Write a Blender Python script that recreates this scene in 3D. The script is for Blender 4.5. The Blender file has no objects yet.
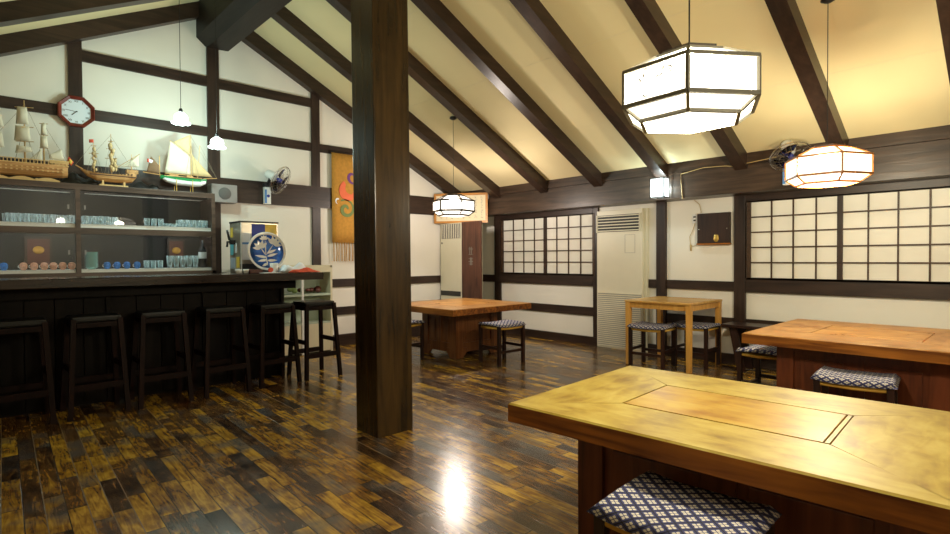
import bpy, bmesh, math, random
from mathutils import Vector, Matrix
random.seed(7)
PI = math.pi
C = bpy.context.scene.collection

# ------------------------------------------------------------------ materials
def nodes(name):
    m = bpy.data.materials.new(name); m.use_nodes = True
    nt = m.node_tree
    b = nt.nodes['Principled BSDF']
    return m, nt, b
def N(nt, t, **kw):
    n = nt.nodes.new(t)
    for k, v in kw.items():
        if k.startswith('i_'):
            n.inputs[int(k[2:])].default_value = v
        else: setattr(n, k, v)
    return n
def ramp(nt, stops):
    r = nt.nodes.new('ShaderNodeValToRGB')
    els = r.color_ramp.elements
    while len(els) < len(stops): els.new(0.5)
    for e, (p, c) in zip(els, stops): e.position = p; e.color = (*c, 1)
    return r
def plain(name, col, rough=.6, metal=0, spec=.5, var=.08, scale=6):
    m, nt, b = nodes(name)
    tc = N(nt, 'ShaderNodeTexCoord'); no = N(nt, 'ShaderNodeTexNoise'); no.inputs['Scale'].default_value = scale
    no.inputs['Detail'].default_value = 4
    nt.links.new(tc.outputs['Object'], no.inputs['Vector'])
    d = tuple(max(0, c*(1-var)) for c in col); l = tuple(min(1, c*(1+var)) for c in col)
    r = ramp(nt, [(.3, d), (.7, l)])
    nt.links.new(no.outputs[0], r.inputs[0]); nt.links.new(r.outputs[0], b.inputs['Base Color'])
    b.inputs['Roughness'].default_value = rough; b.inputs['Metallic'].default_value = metal
    b.inputs['Specular IOR Level'].default_value = spec
    return m
def wood(name, dark, light, axis=0, rough=.45, bump=.15, scale=1.0, spec=.4, knots=False, extra=None):
    m, nt, b = nodes(name)
    tc = N(nt, 'ShaderNodeTexCoord'); mp = N(nt, 'ShaderNodeMapping')
    s = [14*scale]*3; s[axis] = 1.1*scale
    mp.inputs['Scale'].default_value = s
    nt.links.new(tc.outputs['Object'], mp.inputs['Vector'])
    n1 = N(nt, 'ShaderNodeTexNoise'); n1.inputs['Scale'].default_value = 1.6; n1.inputs['Detail'].default_value = 8; n1.inputs['Distortion'].default_value = .8
    nt.links.new(mp.outputs[0], n1.inputs['Vector'])
    n2 = N(nt, 'ShaderNodeTexNoise'); n2.inputs['Scale'].default_value = 2.2; n2.inputs['Detail'].default_value = 4
    nt.links.new(tc.outputs['Object'], n2.inputs['Vector'])
    mx = N(nt, 'ShaderNodeMath', operation='MULTIPLY_ADD'); mx.inputs[1].default_value = .6
    nt.links.new(n1.outputs[0], mx.inputs[0])
    sc = N(nt, 'ShaderNodeMath', operation='MULTIPLY'); sc.inputs[1].default_value = .4
    nt.links.new(n2.outputs[0], sc.inputs[0]); nt.links.new(sc.outputs[0], mx.inputs[2])
    mid = tuple((a+c)/2 for a, c in zip(dark, light))
    stops = [(.36, dark), (.5, mid), (.64, light)]
    if extra: stops.append((.8, extra))
    r = ramp(nt, stops)
    nt.links.new(mx.outputs[0], r.inputs[0]); nt.links.new(r.outputs[0], b.inputs['Base Color'])
    b.inputs['Roughness'].default_value = rough; b.inputs['Specular IOR Level'].default_value = spec
    if bump:
        bp = N(nt, 'ShaderNodeBump'); bp.inputs['Strength'].default_value = bump; bp.inputs['Distance'].default_value = .004
        nt.links.new(n1.outputs[0], bp.inputs['Height']); nt.links.new(bp.outputs[0], b.inputs['Normal'])
    return m
def blotch(name, a, b_, c, axis, rough):
    # worn varnish: broad cloudy patches with a faint grain and small dark specks
    m, nt, b = nodes(name); L = nt.links.new
    tc = N(nt, 'ShaderNodeTexCoord'); mp = N(nt, 'ShaderNodeMapping'); s = [15]*3; s[axis] = 5; mp.inputs['Scale'].default_value = s
    L(tc.outputs['Object'], mp.inputs[0])
    g = N(nt, 'ShaderNodeTexNoise'); g.inputs['Scale'].default_value = 1.5; g.inputs['Detail'].default_value = 8; g.inputs['Distortion'].default_value = .5; L(mp.outputs[0], g.inputs[0])
    k = N(nt, 'ShaderNodeTexNoise'); k.inputs['Scale'].default_value = 5; k.inputs['Detail'].default_value = 9; k.inputs['Roughness'].default_value = .62; L(tc.outputs['Object'], k.inputs[0])
    m1 = N(nt, 'ShaderNodeMath', operation='MULTIPLY'); m1.inputs[1].default_value = .42; L(g.outputs[0], m1.inputs[0])
    m2 = N(nt, 'ShaderNodeMath', operation='MULTIPLY_ADD'); m2.inputs[1].default_value = .58; L(k.outputs[0], m2.inputs[0]); L(m1.outputs[0], m2.inputs[2])
    r = ramp(nt, [(.36, a), (.5, b_), (.62, c)]); L(m2.outputs[0], r.inputs[0]); L(r.outputs[0], b.inputs['Base Color'])
    rr = N(nt, 'ShaderNodeMapRange'); rr.inputs[3].default_value = rough-.07; rr.inputs[4].default_value = rough+.12; L(k.outputs[0], rr.inputs[0]); L(rr.outputs[0], b.inputs['Roughness'])
    bp = N(nt, 'ShaderNodeBump'); bp.inputs['Strength'].default_value = .05; bp.inputs['Distance'].default_value = .003; L(m2.outputs[0], bp.inputs['Height']); L(bp.outputs[0], b.inputs['Normal'])
    return m
def emit(name, col, strength):
    m, nt, b = nodes(name)
    b.inputs['Base Color'].default_value = (*[min(1, c) for c in col], 1)
    b.inputs['Emission Color'].default_value = (*col, 1); b.inputs['Emission Strength'].default_value = strength
    b.inputs['Roughness'].default_value = .8
    return m
def lamp_paper(name, tint, e, clear=.5):
    # thin shade: part of the light of the lamp inside passes straight through, the sheet itself glows
    m, nt, b = nodes(name)
    b.inputs['Base Color'].default_value = (.03, .027, .02, 1); b.inputs['Roughness'].default_value = .9; b.inputs['Specular IOR Level'].default_value = .1
    b.inputs['Emission Color'].default_value = (*tint, 1); b.inputs['Emission Strength'].default_value = e
    tr = N(nt, 'ShaderNodeBsdfTransparent'); tr.inputs[0].default_value = (1, 1, 1, 1)
    mi = N(nt, 'ShaderNodeMixShader'); mi.inputs[0].default_value = clear
    nt.links.new(b.outputs[0], mi.inputs[1]); nt.links.new(tr.outputs[0], mi.inputs[2]); nt.links.new(mi.outputs[0], nt.nodes['Material Output'].inputs[0])
    return m
def tumbler_glass(name):
    m, nt, b = nodes(name)
    b.inputs['Base Color'].default_value = (.75, .85, .88, 1); b.inputs['Roughness'].default_value = .06; b.inputs['Specular IOR Level'].default_value = .9
    tr = N(nt, 'ShaderNodeBsdfTransparent'); tr.inputs[0].default_value = (.88, .93, .94, 1)
    lw = N(nt, 'ShaderNodeLayerWeight'); lw.inputs[0].default_value = .45
    mp = N(nt, 'ShaderNodeMapRange'); mp.inputs[3].default_value = .10; mp.inputs[4].default_value = .85
    mi = N(nt, 'ShaderNodeMixShader'); nt.links.new(lw.outputs['Facing'], mp.inputs[0]); nt.links.new(mp.outputs[0], mi.inputs[0])
    nt.links.new(tr.outputs[0], mi.inputs[1]); nt.links.new(b.outputs[0], mi.inputs[2]); nt.links.new(mi.outputs[0], nt.nodes['Material Output'].inputs[0])
    return m
def light_in(name, parent, loc, power, col, radius):
    l = bpy.data.lights.new(name, 'POINT'); l.energy = power; l.color = col; l.shadow_soft_size = radius
    o = bpy.data.objects.new(name, l); C.objects.link(o); o.parent = parent; o.location = loc; return o
def thin_glass(name, tint=(.93, .96, .95), refl=1.0):
    m, nt, b = nodes(name); nt.nodes.remove(b)
    out = nt.nodes['Material Output']
    tr = N(nt, 'ShaderNodeBsdfTransparent'); tr.inputs[0].default_value = (*tint, 1)
    gl = N(nt, 'ShaderNodeBsdfGlossy'); gl.inputs['Roughness'].default_value = .015
    fr = N(nt, 'ShaderNodeFresnel'); fr.inputs[0].default_value = 1.5
    mu = N(nt, 'ShaderNodeMath', operation='MULTIPLY'); mu.inputs[1].default_value = refl
    mi = N(nt, 'ShaderNodeMixShader')
    nt.links.new(fr.outputs[0], mu.inputs[0]); nt.links.new(mu.outputs[0], mi.inputs[0])
    nt.links.new(tr.outputs[0], mi.inputs[1]); nt.links.new(gl.outputs[0], mi.inputs[2]); nt.links.new(mi.outputs[0], out.inputs[0])
    return m

def floor_material():
    m, nt, b = nodes('plank_floor'); L = nt.links.new
    tc = N(nt, 'ShaderNodeTexCoord'); mp = N(nt, 'ShaderNodeMapping'); mp.inputs['Rotation'].default_value = (0, 0, math.radians(2.05))
    L(tc.outputs['Object'], mp.inputs['Vector'])
    sx = N(nt, 'ShaderNodeSeparateXYZ'); L(mp.outputs[0], sx.inputs[0])
    def M(op, a, bb=None, c=None):
        n = N(nt, 'ShaderNodeMath', operation=op)
        for i, v in enumerate((a, bb, c)):
            if v is None: continue
            if isinstance(v, (int, float)): n.inputs[i].default_value = v
            else: L(v, n.inputs[i])
        return n.outputs[0]
    v = M('DIVIDE', sx.outputs[1], .0765); row = M('FLOOR', v); fv = M('FRACT', v)
    wn = N(nt, 'ShaderNodeTexWhiteNoise', noise_dimensions='1D'); L(row, wn.inputs['W'])
    u = M('ADD', M('DIVIDE', sx.outputs[0], .46), M('MULTIPLY', wn.outputs[0], 7.3)); col = M('FLOOR', u); fu = M('FRACT', u)
    cb = N(nt, 'ShaderNodeCombineXYZ'); L(col, cb.inputs[0]); L(row, cb.inputs[1])
    w2 = N(nt, 'ShaderNodeTexWhiteNoise', noise_dimensions='2D'); L(cb.outputs[0], w2.inputs['Vector'])
    # per plank shifted grain
    ad = N(nt, 'ShaderNodeVectorMath', operation='MULTIPLY_ADD'); L(w2.outputs['Color'], ad.inputs[0]); ad.inputs[1].default_value = (9, 9, 9); L(mp.outputs[0], ad.inputs[2])
    m2 = N(nt, 'ShaderNodeMapping'); m2.inputs['Scale'].default_value = (3.2, 26, 1); L(ad.outputs[0], m2.inputs[0])
    g = N(nt, 'ShaderNodeTexNoise'); g.inputs['Scale'].default_value = 1.3; g.inputs['Detail'].default_value = 7; g.inputs['Distortion'].default_value = 1.6; L(m2.outputs[0], g.inputs['Vector'])
    bl = N(nt, 'ShaderNodeTexNoise'); bl.inputs['Scale'].default_value = 7; bl.inputs['Detail'].default_value = 8; bl.inputs['Roughness'].default_value = .6; L(ad.outputs[0], bl.inputs['Vector'])
    f = M('ADD', M('MULTIPLY', w2.outputs[0], .24), M('ADD', M('MULTIPLY', g.outputs[0], .50), M('MULTIPLY', bl.outputs[0], .44)))
    r = ramp(nt, [(.42, (.014, .008, .005)), (.52, (.062, .029, .010)), (.59, (.15, .070, .016)), (.67, (.28, .150, .018)), (.77, (.50, .30, .032))])
    L(f, r.inputs[0])
    # some bluish grey worn planks
    w3 = N(nt, 'ShaderNodeTexNoise'); w3.inputs['Scale'].default_value = 2.3; w3.inputs['Detail'].default_value = 4; L(ad.outputs[0], w3.inputs['Vector'])
    mk = N(nt, 'ShaderNodeMapRange'); mk.inputs[1].default_value = .54; mk.inputs[2].default_value = .66; mk.inputs[4].default_value = .8; L(w3.outputs[0], mk.inputs[0])
    mix = N(nt, 'ShaderNodeMix', data_type='RGBA'); L(mk.outputs[0], mix.inputs[0]); L(r.outputs[0], mix.inputs[6]); mix.inputs[7].default_value = (.075, .082, .088, 1)
    # seams
    e1 = M('GREATER_THAN', M('ABSOLUTE', M('SUBTRACT', fv, .5)), .472)
    e2 = M('GREATER_THAN', M('ABSOLUTE', M('SUBTRACT', fu, .5)), .494)
    w4 = N(nt, 'ShaderNodeTexWhiteNoise', noise_dimensions='1D'); L(M('ADD', row, M('MULTIPLY', M('GREATER_THAN', fv, .5), 1.0)), w4.inputs['W'])
    lt = M('GREATER_THAN', w4.outputs[0], .5)
    seamcol = N(nt, 'ShaderNodeMix', data_type='RGBA'); L(lt, seamcol.inputs[0]); seamcol.inputs[6].default_value = (.012, .008, .006, 1); seamcol.inputs[7].default_value = (.20, .15, .09, 1)
    s1 = N(nt, 'ShaderNodeMix', data_type='RGBA'); L(e1, s1.inputs[0]); L(mix.outputs[2], s1.inputs[6]); L(seamcol.outputs[2], s1.inputs[7])
    s2 = N(nt, 'ShaderNodeMix', data_type='RGBA'); L(M('MULTIPLY', e2, .8), s2.inputs[0]); L(s1.outputs[2], s2.inputs[6]); s2.inputs[7].default_value = (.015, .01, .006, 1)
    L(s2.outputs[2], b.inputs['Base Color'])
    rr = N(nt, 'ShaderNodeMapRange'); rr.inputs[3].default_value = .12; rr.inputs[4].default_value = .33; L(bl.outputs[0], rr.inputs[0]); L(rr.outputs[0], b.inputs['Roughness'])
    bp = N(nt, 'ShaderNodeBump'); bp.inputs['Strength'].default_value = .35; bp.inputs['Distance'].default_value = .002
    h = M('SUBTRACT', M('ADD', M('MULTIPLY', g.outputs[0], .5), M('MULTIPLY', w2.outputs[0], .6)), M('MULTIPLY', M('MAXIMUM', e1, e2), .9))
    L(h, bp.inputs['Height']); L(bp.outputs[0], b.inputs['Normal'])
    b.inputs['Specular IOR Level'].default_value = .9
    return m

def fabric_material():
    m, nt, b = nodes('indigo_flower_fabric'); L = nt.links.new
    tc = N(nt, 'ShaderNodeTexCoord'); sx = N(nt, 'ShaderNodeSeparateXYZ'); L(tc.outputs['Object'], sx.inputs[0])
    def M(op, a, bb=None):
        n = N(nt, 'ShaderNodeMath', operation=op)
        for i, v in enumerate((a, bb)):
            if v is None: continue
            if isinstance(v, (int, float)): n.inputs[i].default_value = v
            else: L(v, n.inputs[i])
        return n.outputs[0]
    X = sx.outputs[0]; Y = M('ADD', sx.outputs[1], M('MULTIPLY', sx.outputs[2], 1.0))
    P_ = M('MULTIPLY', M('ADD', X, Y), 20.0); Q = M('MULTIPLY', M('SUBTRACT', X, Y), 20.0)
    a = M('ABSOLUTE', M('SUBTRACT', M('FRACT', P_), .5)); c = M('ABSOLUTE', M('SUBTRACT', M('FRACT', Q), .5))
    body = M('LESS_THAN', M('MAXIMUM', a, c), .30)
    cross = M('GREATER_THAN', M('MINIMUM', a, c), .035)
    notch = M('LESS_THAN', M('ABSOLUTE', M('SUBTRACT', a, c)), .2)
    flower = M('MULTIPLY', M('MULTIPLY', body, cross), notch)
    line = M('GREATER_THAN', M('MAXIMUM', a, c), .45)
    m1 = N(nt, 'ShaderNodeMix', data_type='RGBA'); L(line, m1.inputs[0]); m1.inputs[6].default_value = (.040, .045, .15, 1); m1.inputs[7].default_value = (.006, .006, .014, 1)
    m2 = N(nt, 'ShaderNodeMix', data_type='RGBA'); L(flower, m2.inputs[0]); L(m1.outputs[2], m2.inputs[6]); m2.inputs[7].default_value = (.64, .60, .53, 1)
    L(m2.outputs[2], b.inputs['Base Color']); b.inputs['Roughness'].default_value = .85
    return m

def plate_material():
    # blue and white porcelain: blue ground, pale lily sprays, painted round the object's own centre (local x, z)
    m, nt, b = nodes('blue_porcelain'); L = nt.links.new
    b.inputs['Base Color'].default_value = (.02, .09, .42, 1); b.inputs['Roughness'].default_value = .15
    tc = N(nt, 'ShaderNodeTexCoord'); no = N(nt, 'ShaderNodeTexNoise'); no.inputs['Scale'].default_value = 14
    L(tc.outputs['Object'], no.inputs[0]); r = ramp(nt, [(.35, (.015, .08, .42)), (.7, (.05, .22, .72))]); L(no.outputs[0], r.inputs[0]); L(r.outputs[0], b.inputs['Base Color'])
    return m

MT = {}
MT['timber_x'] = wood('dark_timber_x', (.016, .009, .0065), (.048, .027, .019), 0, .42, .2)
MT['timber_y'] = wood('dark_timber_y', (.016, .009, .0065), (.048, .027, .019), 1, .42, .2)
MT['timber_z'] = wood('dark_timber_z', (.016, .009, .0065), (.048, .027, .019), 2, .42, .2)
MT['plate_beam'] = wood('weathered_beam', (.024, .015, .010), (.085, .052, .034), 0, .36, .3)
MT['rafter'] = wood('rafter_timber', (.018, .010, .007), (.050, .027, .018), 1, .35, .15)
MT['pillar'] = wood('pillar_timber', (.014, .008, .003), (.060, .032, .009), 2, .26, .25)
MT['ridge'] = wood('ridge_timber', (.008, .006, .005), (.022, .016, .013), 0, .5, .3, spec=.2)
MT['plaster'] = plain('white_plaster', (.80, .775, .70), .9, var=.025, scale=2)
MT['ceiling'] = plain('ceiling_board', (.80, .69, .40), .9, var=.03, scale=1.5)
MT['floor'] = floor_material()
MT['paper'] = plain('shoji_paper', (.84, .82, .74), .9, var=.03, scale=5)
MT['lattice'] = wood('lattice_wood', (.035, .018, .010), (.085, .045, .022), 0, .5, 0)
MT['bar'] = wood('bar_black_wood', (.003, .002, .0016), (.008, .005, .0035), 2, .6, .1, spec=.12)
MT['bartop'] = wood('bar_top_lacquer', (.010, .006, .005), (.035, .020, .014), 1, .18, .08)
MT['stool_dark'] = wood('stool_dark_wood', (.010, .004, .003), (.035, .012, .008), 2, .4, .05)
MT['barstool'] = wood('barstool_redbrown_wood', (.005, .002, .0015), (.016, .005, .0035), 2, .55, .05, spec=.12)
MT['vinyl'] = plain('black_vinyl', (.006, .0065, .007), .35, spec=.3)
MT['gold_x'] = blotch('worn_gold_wood_x', (.20, .115, .010), (.35, .245, .035), (.43, .33, .075), 0, .40)
MT['gold_y'] = blotch('worn_gold_wood_y', (.20, .115, .010), (.35, .245, .035), (.43, .33, .075), 1, .40)
MT['gold_in'] = blotch('worn_gold_inlay', (.25, .11, .008), (.37, .215, .022), (.42, .28, .045), 0, .36)
MT['edge'] = wood('table_edge_wood', (.085, .018, .003), (.42, .15, .022), 0, .35, .15, 1.2)
MT['amber_x'] = blotch('amber_wood_x', (.22, .085, .02), (.38, .18, .05), (.47, .26, .09), 0, .30)
MT['amber_y'] = blotch('amber_wood_y', (.22, .085, .02), (.38, .18, .05), (.47, .26, .09), 1, .30)
MT['amber_in'] = blotch('amber_wood_in', (.24, .085, .015), (.42, .19, .04), (.52, .28, .08), 0, .27)
MT['base_red'] = wood('table_base_redwood', (.06, .014, .005), (.17, .042, .014), 2, .4, .08)
MT['base_brown'] = wood('table_base_brownwood', (.075, .024, .008), (.22, .08, .024), 2, .4, .08)
MT['birch'] = wood('yellow_birch', (.50, .24, .045), (.72, .40, .10), 2, .4, .03)
MT['birch_x'] = wood('yellow_birch_x', (.50, .26, .06), (.72, .44, .14), 0, .25, .03)
MT['rush'] = wood('woven_rush', (.45, .24, .03), (.80, .50, .10), 0, .7, .2, 3)
MT['fabric'] = fabric_material()
MT['cream_metal'] = plain('cream_metal', (.70, .66, .50), .45, var=.02)
MT['cream_metal2'] = plain('pale_cream_metal', (.74, .70, .56), .45, var=.02)
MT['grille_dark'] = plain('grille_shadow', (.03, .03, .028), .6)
MT['black'] = plain('black_plastic', (.012, .012, .014), .4)
MT['white_pl'] = plain('white_plastic', (.75, .76, .74), .4, var=.02)
MT['grey_pl'] = plain('grey_plastic', (.30, .28, .27), .6)
MT['grey_dk'] = plain('grey_speaker_cone', (.13, .125, .12), .7)
MT['chrome'] = plain('chrome', (.7, .7, .7), .2, metal=1, var=.02)
MT['glass'] = thin_glass('cabinet_glass', (.95, .97, .96), .55)
MT['cup_glass'] = tumbler_glass('drinking_glass')
MT['fan_glass'] = thin_glass('clear_blue_blade', (.10, .18, .55), 1.0)
MT['shelf_white'] = plain('white_shelf_edge', (.88, .90, .88), .5, var=.01)
MT['cab'] = wood('cabinet_brown_wood', (.045, .028, .020), (.12, .075, .055), 1, .4, .05)
MT['cab_in'] = plain('cabinet_dark_interior', (.014, .011, .009), .7)
MT['orange_china'] = plain('salmon_china', (.72, .36, .24), .25, var=.3, scale=60)
MT['blue_china'] = plain('blue_china', (.04, .20, .60), .25, var=.3, scale=60)
MT['white_china'] = plain('white_china', (.82, .84, .84), .2, var=.02)
MT['mint_china'] = plain('mint_china', (.42, .66, .64), .3, var=.06)
MT['plate_blue'] = plate_material()
MT['clock_red'] = wood('clock_redwood', (.10, .015, .010), (.20, .035, .02), 0, .3, 0)
MT['clock_face'] = plain('clock_face', (.72, .80, .86), .4, var=.01)
MT['gold_cloth'] = plain('ochre_cloth', (.50, .25, .04), .9, var=.12, scale=30)
MT['red'] = plain('red_cloth', (.65, .09, .04), .8, var=.2, scale=40)
MT['coral'] = plain('coral_dye', (.75, .16, .07), .85)
MT['green_dye'] = plain('green_dye', (.16, .22, .07), .85)
MT['purple_dye'] = plain('purple_dye', (.16, .05, .22), .85)
MT['white_cloth'] = plain('white_cloth', (.78, .82, .88), .85, var=.05)
MT['blue_cloth'] = plain('blue_stripe_cloth', (.10, .25, .55), .85)
MT['blue_paper'] = plain('blue_poster', (.02, .04, .30), .5)
MT['yellow_paper'] = plain('yellow_poster', (.80, .55, .08), .5, var=.3)
MT['cyan_paper'] = plain('cyan_label', (.15, .55, .65), .5)
MT['white_paper'] = plain('white_label', (.80, .82, .86), .6, var=.01)
MT['pale_blue_paper'] = plain('pale_blue_notice', (.55, .66, .80), .6, var=.02)
MT['steel'] = plain('brushed_steel', (.55, .50, .42), .3, metal=.8)
MT['signboard'] = wood('signboard_wood', (.040, .016, .010), (.12, .050, .030), 2, .35, .3)
MT['panel_dark'] = wood('control_panel_wood', (.020, .010, .008), (.050, .024, .016), 2, .4, .2)
MT['red_brown'] = plain('redbrown_box', (.09, .02, .012), .5)
MT['frame_orange'] = wood('orange_frame_wood', (.42, .17, .03), (.62, .28, .06), 0, .4, 0)
MT['calli_paper'] = plain('calligraphy_paper', (.78, .68, .46), .8, var=.03)
MT['ink'] = plain('grey_ink', (.20, .19, .16), .8)
MT['pale_green'] = plain('pale_green_laminate', (.42, .50, .40), .5, var=.03)
MT['cream_lam'] = plain('cream_laminate', (.66, .60, .42), .5, var=.02)
MT['ship_wood'] = wood('ship_light_wood', (.42, .20, .06), (.70, .40, .16), 1, .5, .05, 3)
MT['ship_pale'] = wood('ship_pale_wood', (.65, .42, .16), (.80, .56, .26), 1, .5, 0, 3)
MT['ship_dark'] = plain('ship_dark_detail', (.06, .030, .015), .6)
MT['sail'] = plain('cream_sail', (.74, .70, .56), .85, var=.05, scale=20)
MT['sail_tan'] = plain('tan_sail', (.66, .50, .26), .85, var=.08, scale=20)
MT['sail_brown'] = plain('brown_sail', (.22, .13, .07), .85, var=.1, scale=20)
MT['hull_green'] = plain('green_paint', (.02, .26, .08), .35)
MT['brass'] = plain('brass', (.70, .48, .12), .35, metal=.7)
MT['lampframe'] = plain('lamp_dark_frame', (.045, .035, .028), .4)
MT['lampframe_lit'] = plain('lamp_grey_lit_frame', (.17, .16, .125), .5)  # grey frame lightened in its colour for the lamplight on it
MT['lampframe_o'] = wood('lamp_orange_frame', (.25, .09, .02), (.50, .20, .04), 2, .4, 0)
MT['lamp_paper'] = lamp_paper('glowing_lamp_paper', (1.0, .92, .78), 1.1)
MT['lamp_paper_cool'] = lamp_paper('glowing_wall_lantern_paper', (.85, 1.0, 1.0), 1.2)
MT['bulb'] = lamp_paper('glowing_frosted_globe', (.80, 1.0, .95), 3.0, .6)
MT['tube'] = emit('added_fill_glow', (.9, 1.0, 1.0), 6)  # glow of the added tubes inside the cabinet
MT['wire'] = plain('wire_tan', (.50, .36, .15), .6)
MT['rope'] = plain('rigging_thread', (.30, .24, .16), .8)
MT['flag_white'] = MT['white_cloth']

# ------------------------------------------------------------------ mesh builder
class MB:
    def __init__(s): s.bm = bmesh.new(); s.mats = []
    def mi(s, m):
        if m is None: return 0
        if m not in s.mats: s.mats.append(m)
        return s.mats.index(m)
    def add(s, verts, faces, m=None, smooth=False):
        i = s.mi(m); vs = [s.bm.verts.new(v) for v in verts]
        for f in faces:
            try:
                fc = s.bm.faces.new([vs[k] for k in f]); fc.material_index = i; fc.smooth = smooth
            except ValueError: pass
        return vs
    def box(s, x0, x1, y0, y1, z0, z1, m=None, bev=0):
        if x0 > x1: x0, x1 = x1, x0
        if y0 > y1: y0, y1 = y1, y0
        if z0 > z1: z0, z1 = z1, z0
        v = [(x0,y0,z0),(x1,y0,z0),(x1,y1,z0),(x0,y1,z0),(x0,y0,z1),(x1,y0,z1),(x1,y1,z1),(x0,y1,z1)]
        f = [(0,3,2,1),(4,5,6,7),(0,1,5,4),(1,2,6,5),(2,3,7,6),(3,0,4,7)]
        if bev:
            t = bmesh.new(); vs = [t.verts.new(p) for p in v]
            for q in f: t.faces.new([vs[k] for k in q])
            bmesh.ops.bevel(t, geom=list(t.edges), offset=bev, segments=2, affect='EDGES', profile=.6)
            s.merge(t, m); t.free()
        else: s.add(v, f, m)
        return s
    def merge(s, t, m=None, mat=None, smooth=False):
        t.verts.index_update()
        vv = [(mat @ v.co) if mat else v.co.copy() for v in t.verts]
        s.add(vv, [[v.index for v in f.verts] for f in t.faces], m, smooth)
    def prism(s, poly, axis, a, b, m=None):
        # poly: list of 2D points in the two remaining axes, extruded along axis from a to b
        def P(p, t):
            return {0: (t, p[0], p[1]), 1: (p[0], t, p[1]), 2: (p[0], p[1], t)}[axis]
        n = len(poly); v = [P(p, a) for p in poly] + [P(p, b) for p in poly]
        f = [tuple(range(n))[::-1], tuple(range(n, 2*n))] + [(i, (i+1) % n, n+(i+1) % n, n+i) for i in range(n)]
        s.add(v, f, m); return s
    def bar(s, p, q, w, h, m=None, up=(0,0,1), w2=None, h2=None):
        p = Vector(p); q = Vector(q); d = (q-p).normalized(); u = Vector(up)
        if abs(d.dot(u)) > .98: u = Vector((1,0,0))
        r = d.cross(u).normalized(); u = r.cross(d).normalized()
        w2 = w if w2 is None else w2; h2 = h if h2 is None else h2
        v = []
        for c, ww, hh in ((p, w, h), (q, w2, h2)):
            for a, b in ((-1,-1),(1,-1),(1,1),(-1,1)): v.append(c + r*a*ww/2 + u*b*hh/2)
        s.add(v, [(0,3,2,1),(4,5,6,7),(0,1,5,4),(1,2,6,5),(2,3,7,6),(3,0,4,7)], m); return s
    def tube(s, pts, r, m=None, n=8, r2=None, cap=True):
        pts = [Vector(p) for p in pts]; rings = []
        k = len(pts)
        for i, p in enumerate(pts):
            d = (pts[min(i+1, k-1)] - pts[max(i-1, 0)]).normalized()
            u = Vector((0,0,1)) if abs(d.z) < .9 else Vector((1,0,0))
            a = d.cross(u).normalized(); b = a.cross(d)
            rr = r if r2 is None else r + (r2-r)*i/(k-1)
            rings.append([p + (a*math.cos(2*PI*j/n) + b*math.sin(2*PI*j/n))*rr for j in range(n)])
        v = [q for R in rings for q in R]; f = []
        for i in range(k-1):
            for j in range(n):
                f.append((i*n+j, i*n+(j+1) % n, (i+1)*n+(j+1) % n, (i+1)*n+j))
        if cap: f += [tuple(range(n))[::-1], tuple(range((k-1)*n, k*n))]
        s.add(v, f, m, smooth=n > 6); return s
    def lathe(s, prof, m=None, n=20, c=(0,0,0), mat=None, smooth=True):
        v = []; f = []; idx = []
        for (r, z) in prof:
            if r < 1e-6: idx.append([len(v)]); v.append(Vector((0, 0, z)))
            else:
                idx.append(list(range(len(v), len(v)+n)))
                v += [Vector((r*math.cos(2*PI*j/n), r*math.sin(2*PI*j/n), z)) for j in range(n)]
        for a, b in zip(idx, idx[1:]):
            for j in range(n):
                q = [a[j % len(a)], a[(j+1) % len(a)], b[(j+1) % len(b)], b[j % len(b)]]
                q = list(dict.fromkeys(q))
                if len(q) > 2: f.append(q)
        if mat: v = [mat @ p for p in v]
        v = [p + Vector(c) for p in v]
        s.add(v, f, m, smooth); return s
    def ball(s, c, r, m=None, sc=(1,1,1), n=12):
        t = bmesh.new(); bmesh.ops.create_uvsphere(t, u_segments=n*2, v_segments=n, radius=r)
        s.merge(t, m, Matrix.Translation(c) @ Matrix.Diagonal((*sc, 1)), True); t.free(); return s
    def sheet(s, quad, m=None, bulge=.0, nrm=(1,0,0), n=6, th=.002):
        # four corners -> gently bellied sheet with real thickness
        a, b, c, d = [Vector(p) for p in quad]; nv = Vector(nrm); v = []; f = []
        for side in (0, 1):
            for i in range(n+1):
                for j in range(n+1):
                    u, w = i/n, j/n
                    p = (a*(1-u)+b*u)*(1-w) + (d*(1-u)+c*u)*w
                    v.append(p + nv*(bulge*math.sin(PI*u)*math.sin(PI*w) + side*th))
        K = (n+1)**2
        for i in range(n):
            for j in range(n):
                q = (i*(n+1)+j, (i+1)*(n+1)+j, (i+1)*(n+1)+j+1, i*(n+1)+j+1)
                f.append(q); f.append(tuple(K+k for k in q[::-1]))
        e = [(i*(n+1)) for i in range(n+1)]
        for L in ([i*(n+1) for i in range(n+1)], [i*(n+1)+n for i in range(n+1)], list(range(n+1)), [n*(n+1)+j for j in range(n+1)]):
            for p, q in zip(L, L[1:]): f.append((p, q, K+q, K+p))
        s.add(v, f, m, True); return s
    def obj(s, name, mat=None, parent=None, loc=None):
        bmesh.ops.recalc_face_normals(s.bm, faces=list(s.bm.faces))
        me = bpy.data.meshes.new(name); s.bm.to_mesh(me); s.bm.free()
        if s.mats and mat is None:
            for m in s.mats: me.materials.append(m)
        else: me.materials.append(mat)
        o = bpy.data.objects.new(name, me); C.objects.link(o)
        if parent: o.parent = parent
        if loc: o.location = loc
        return o

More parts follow.
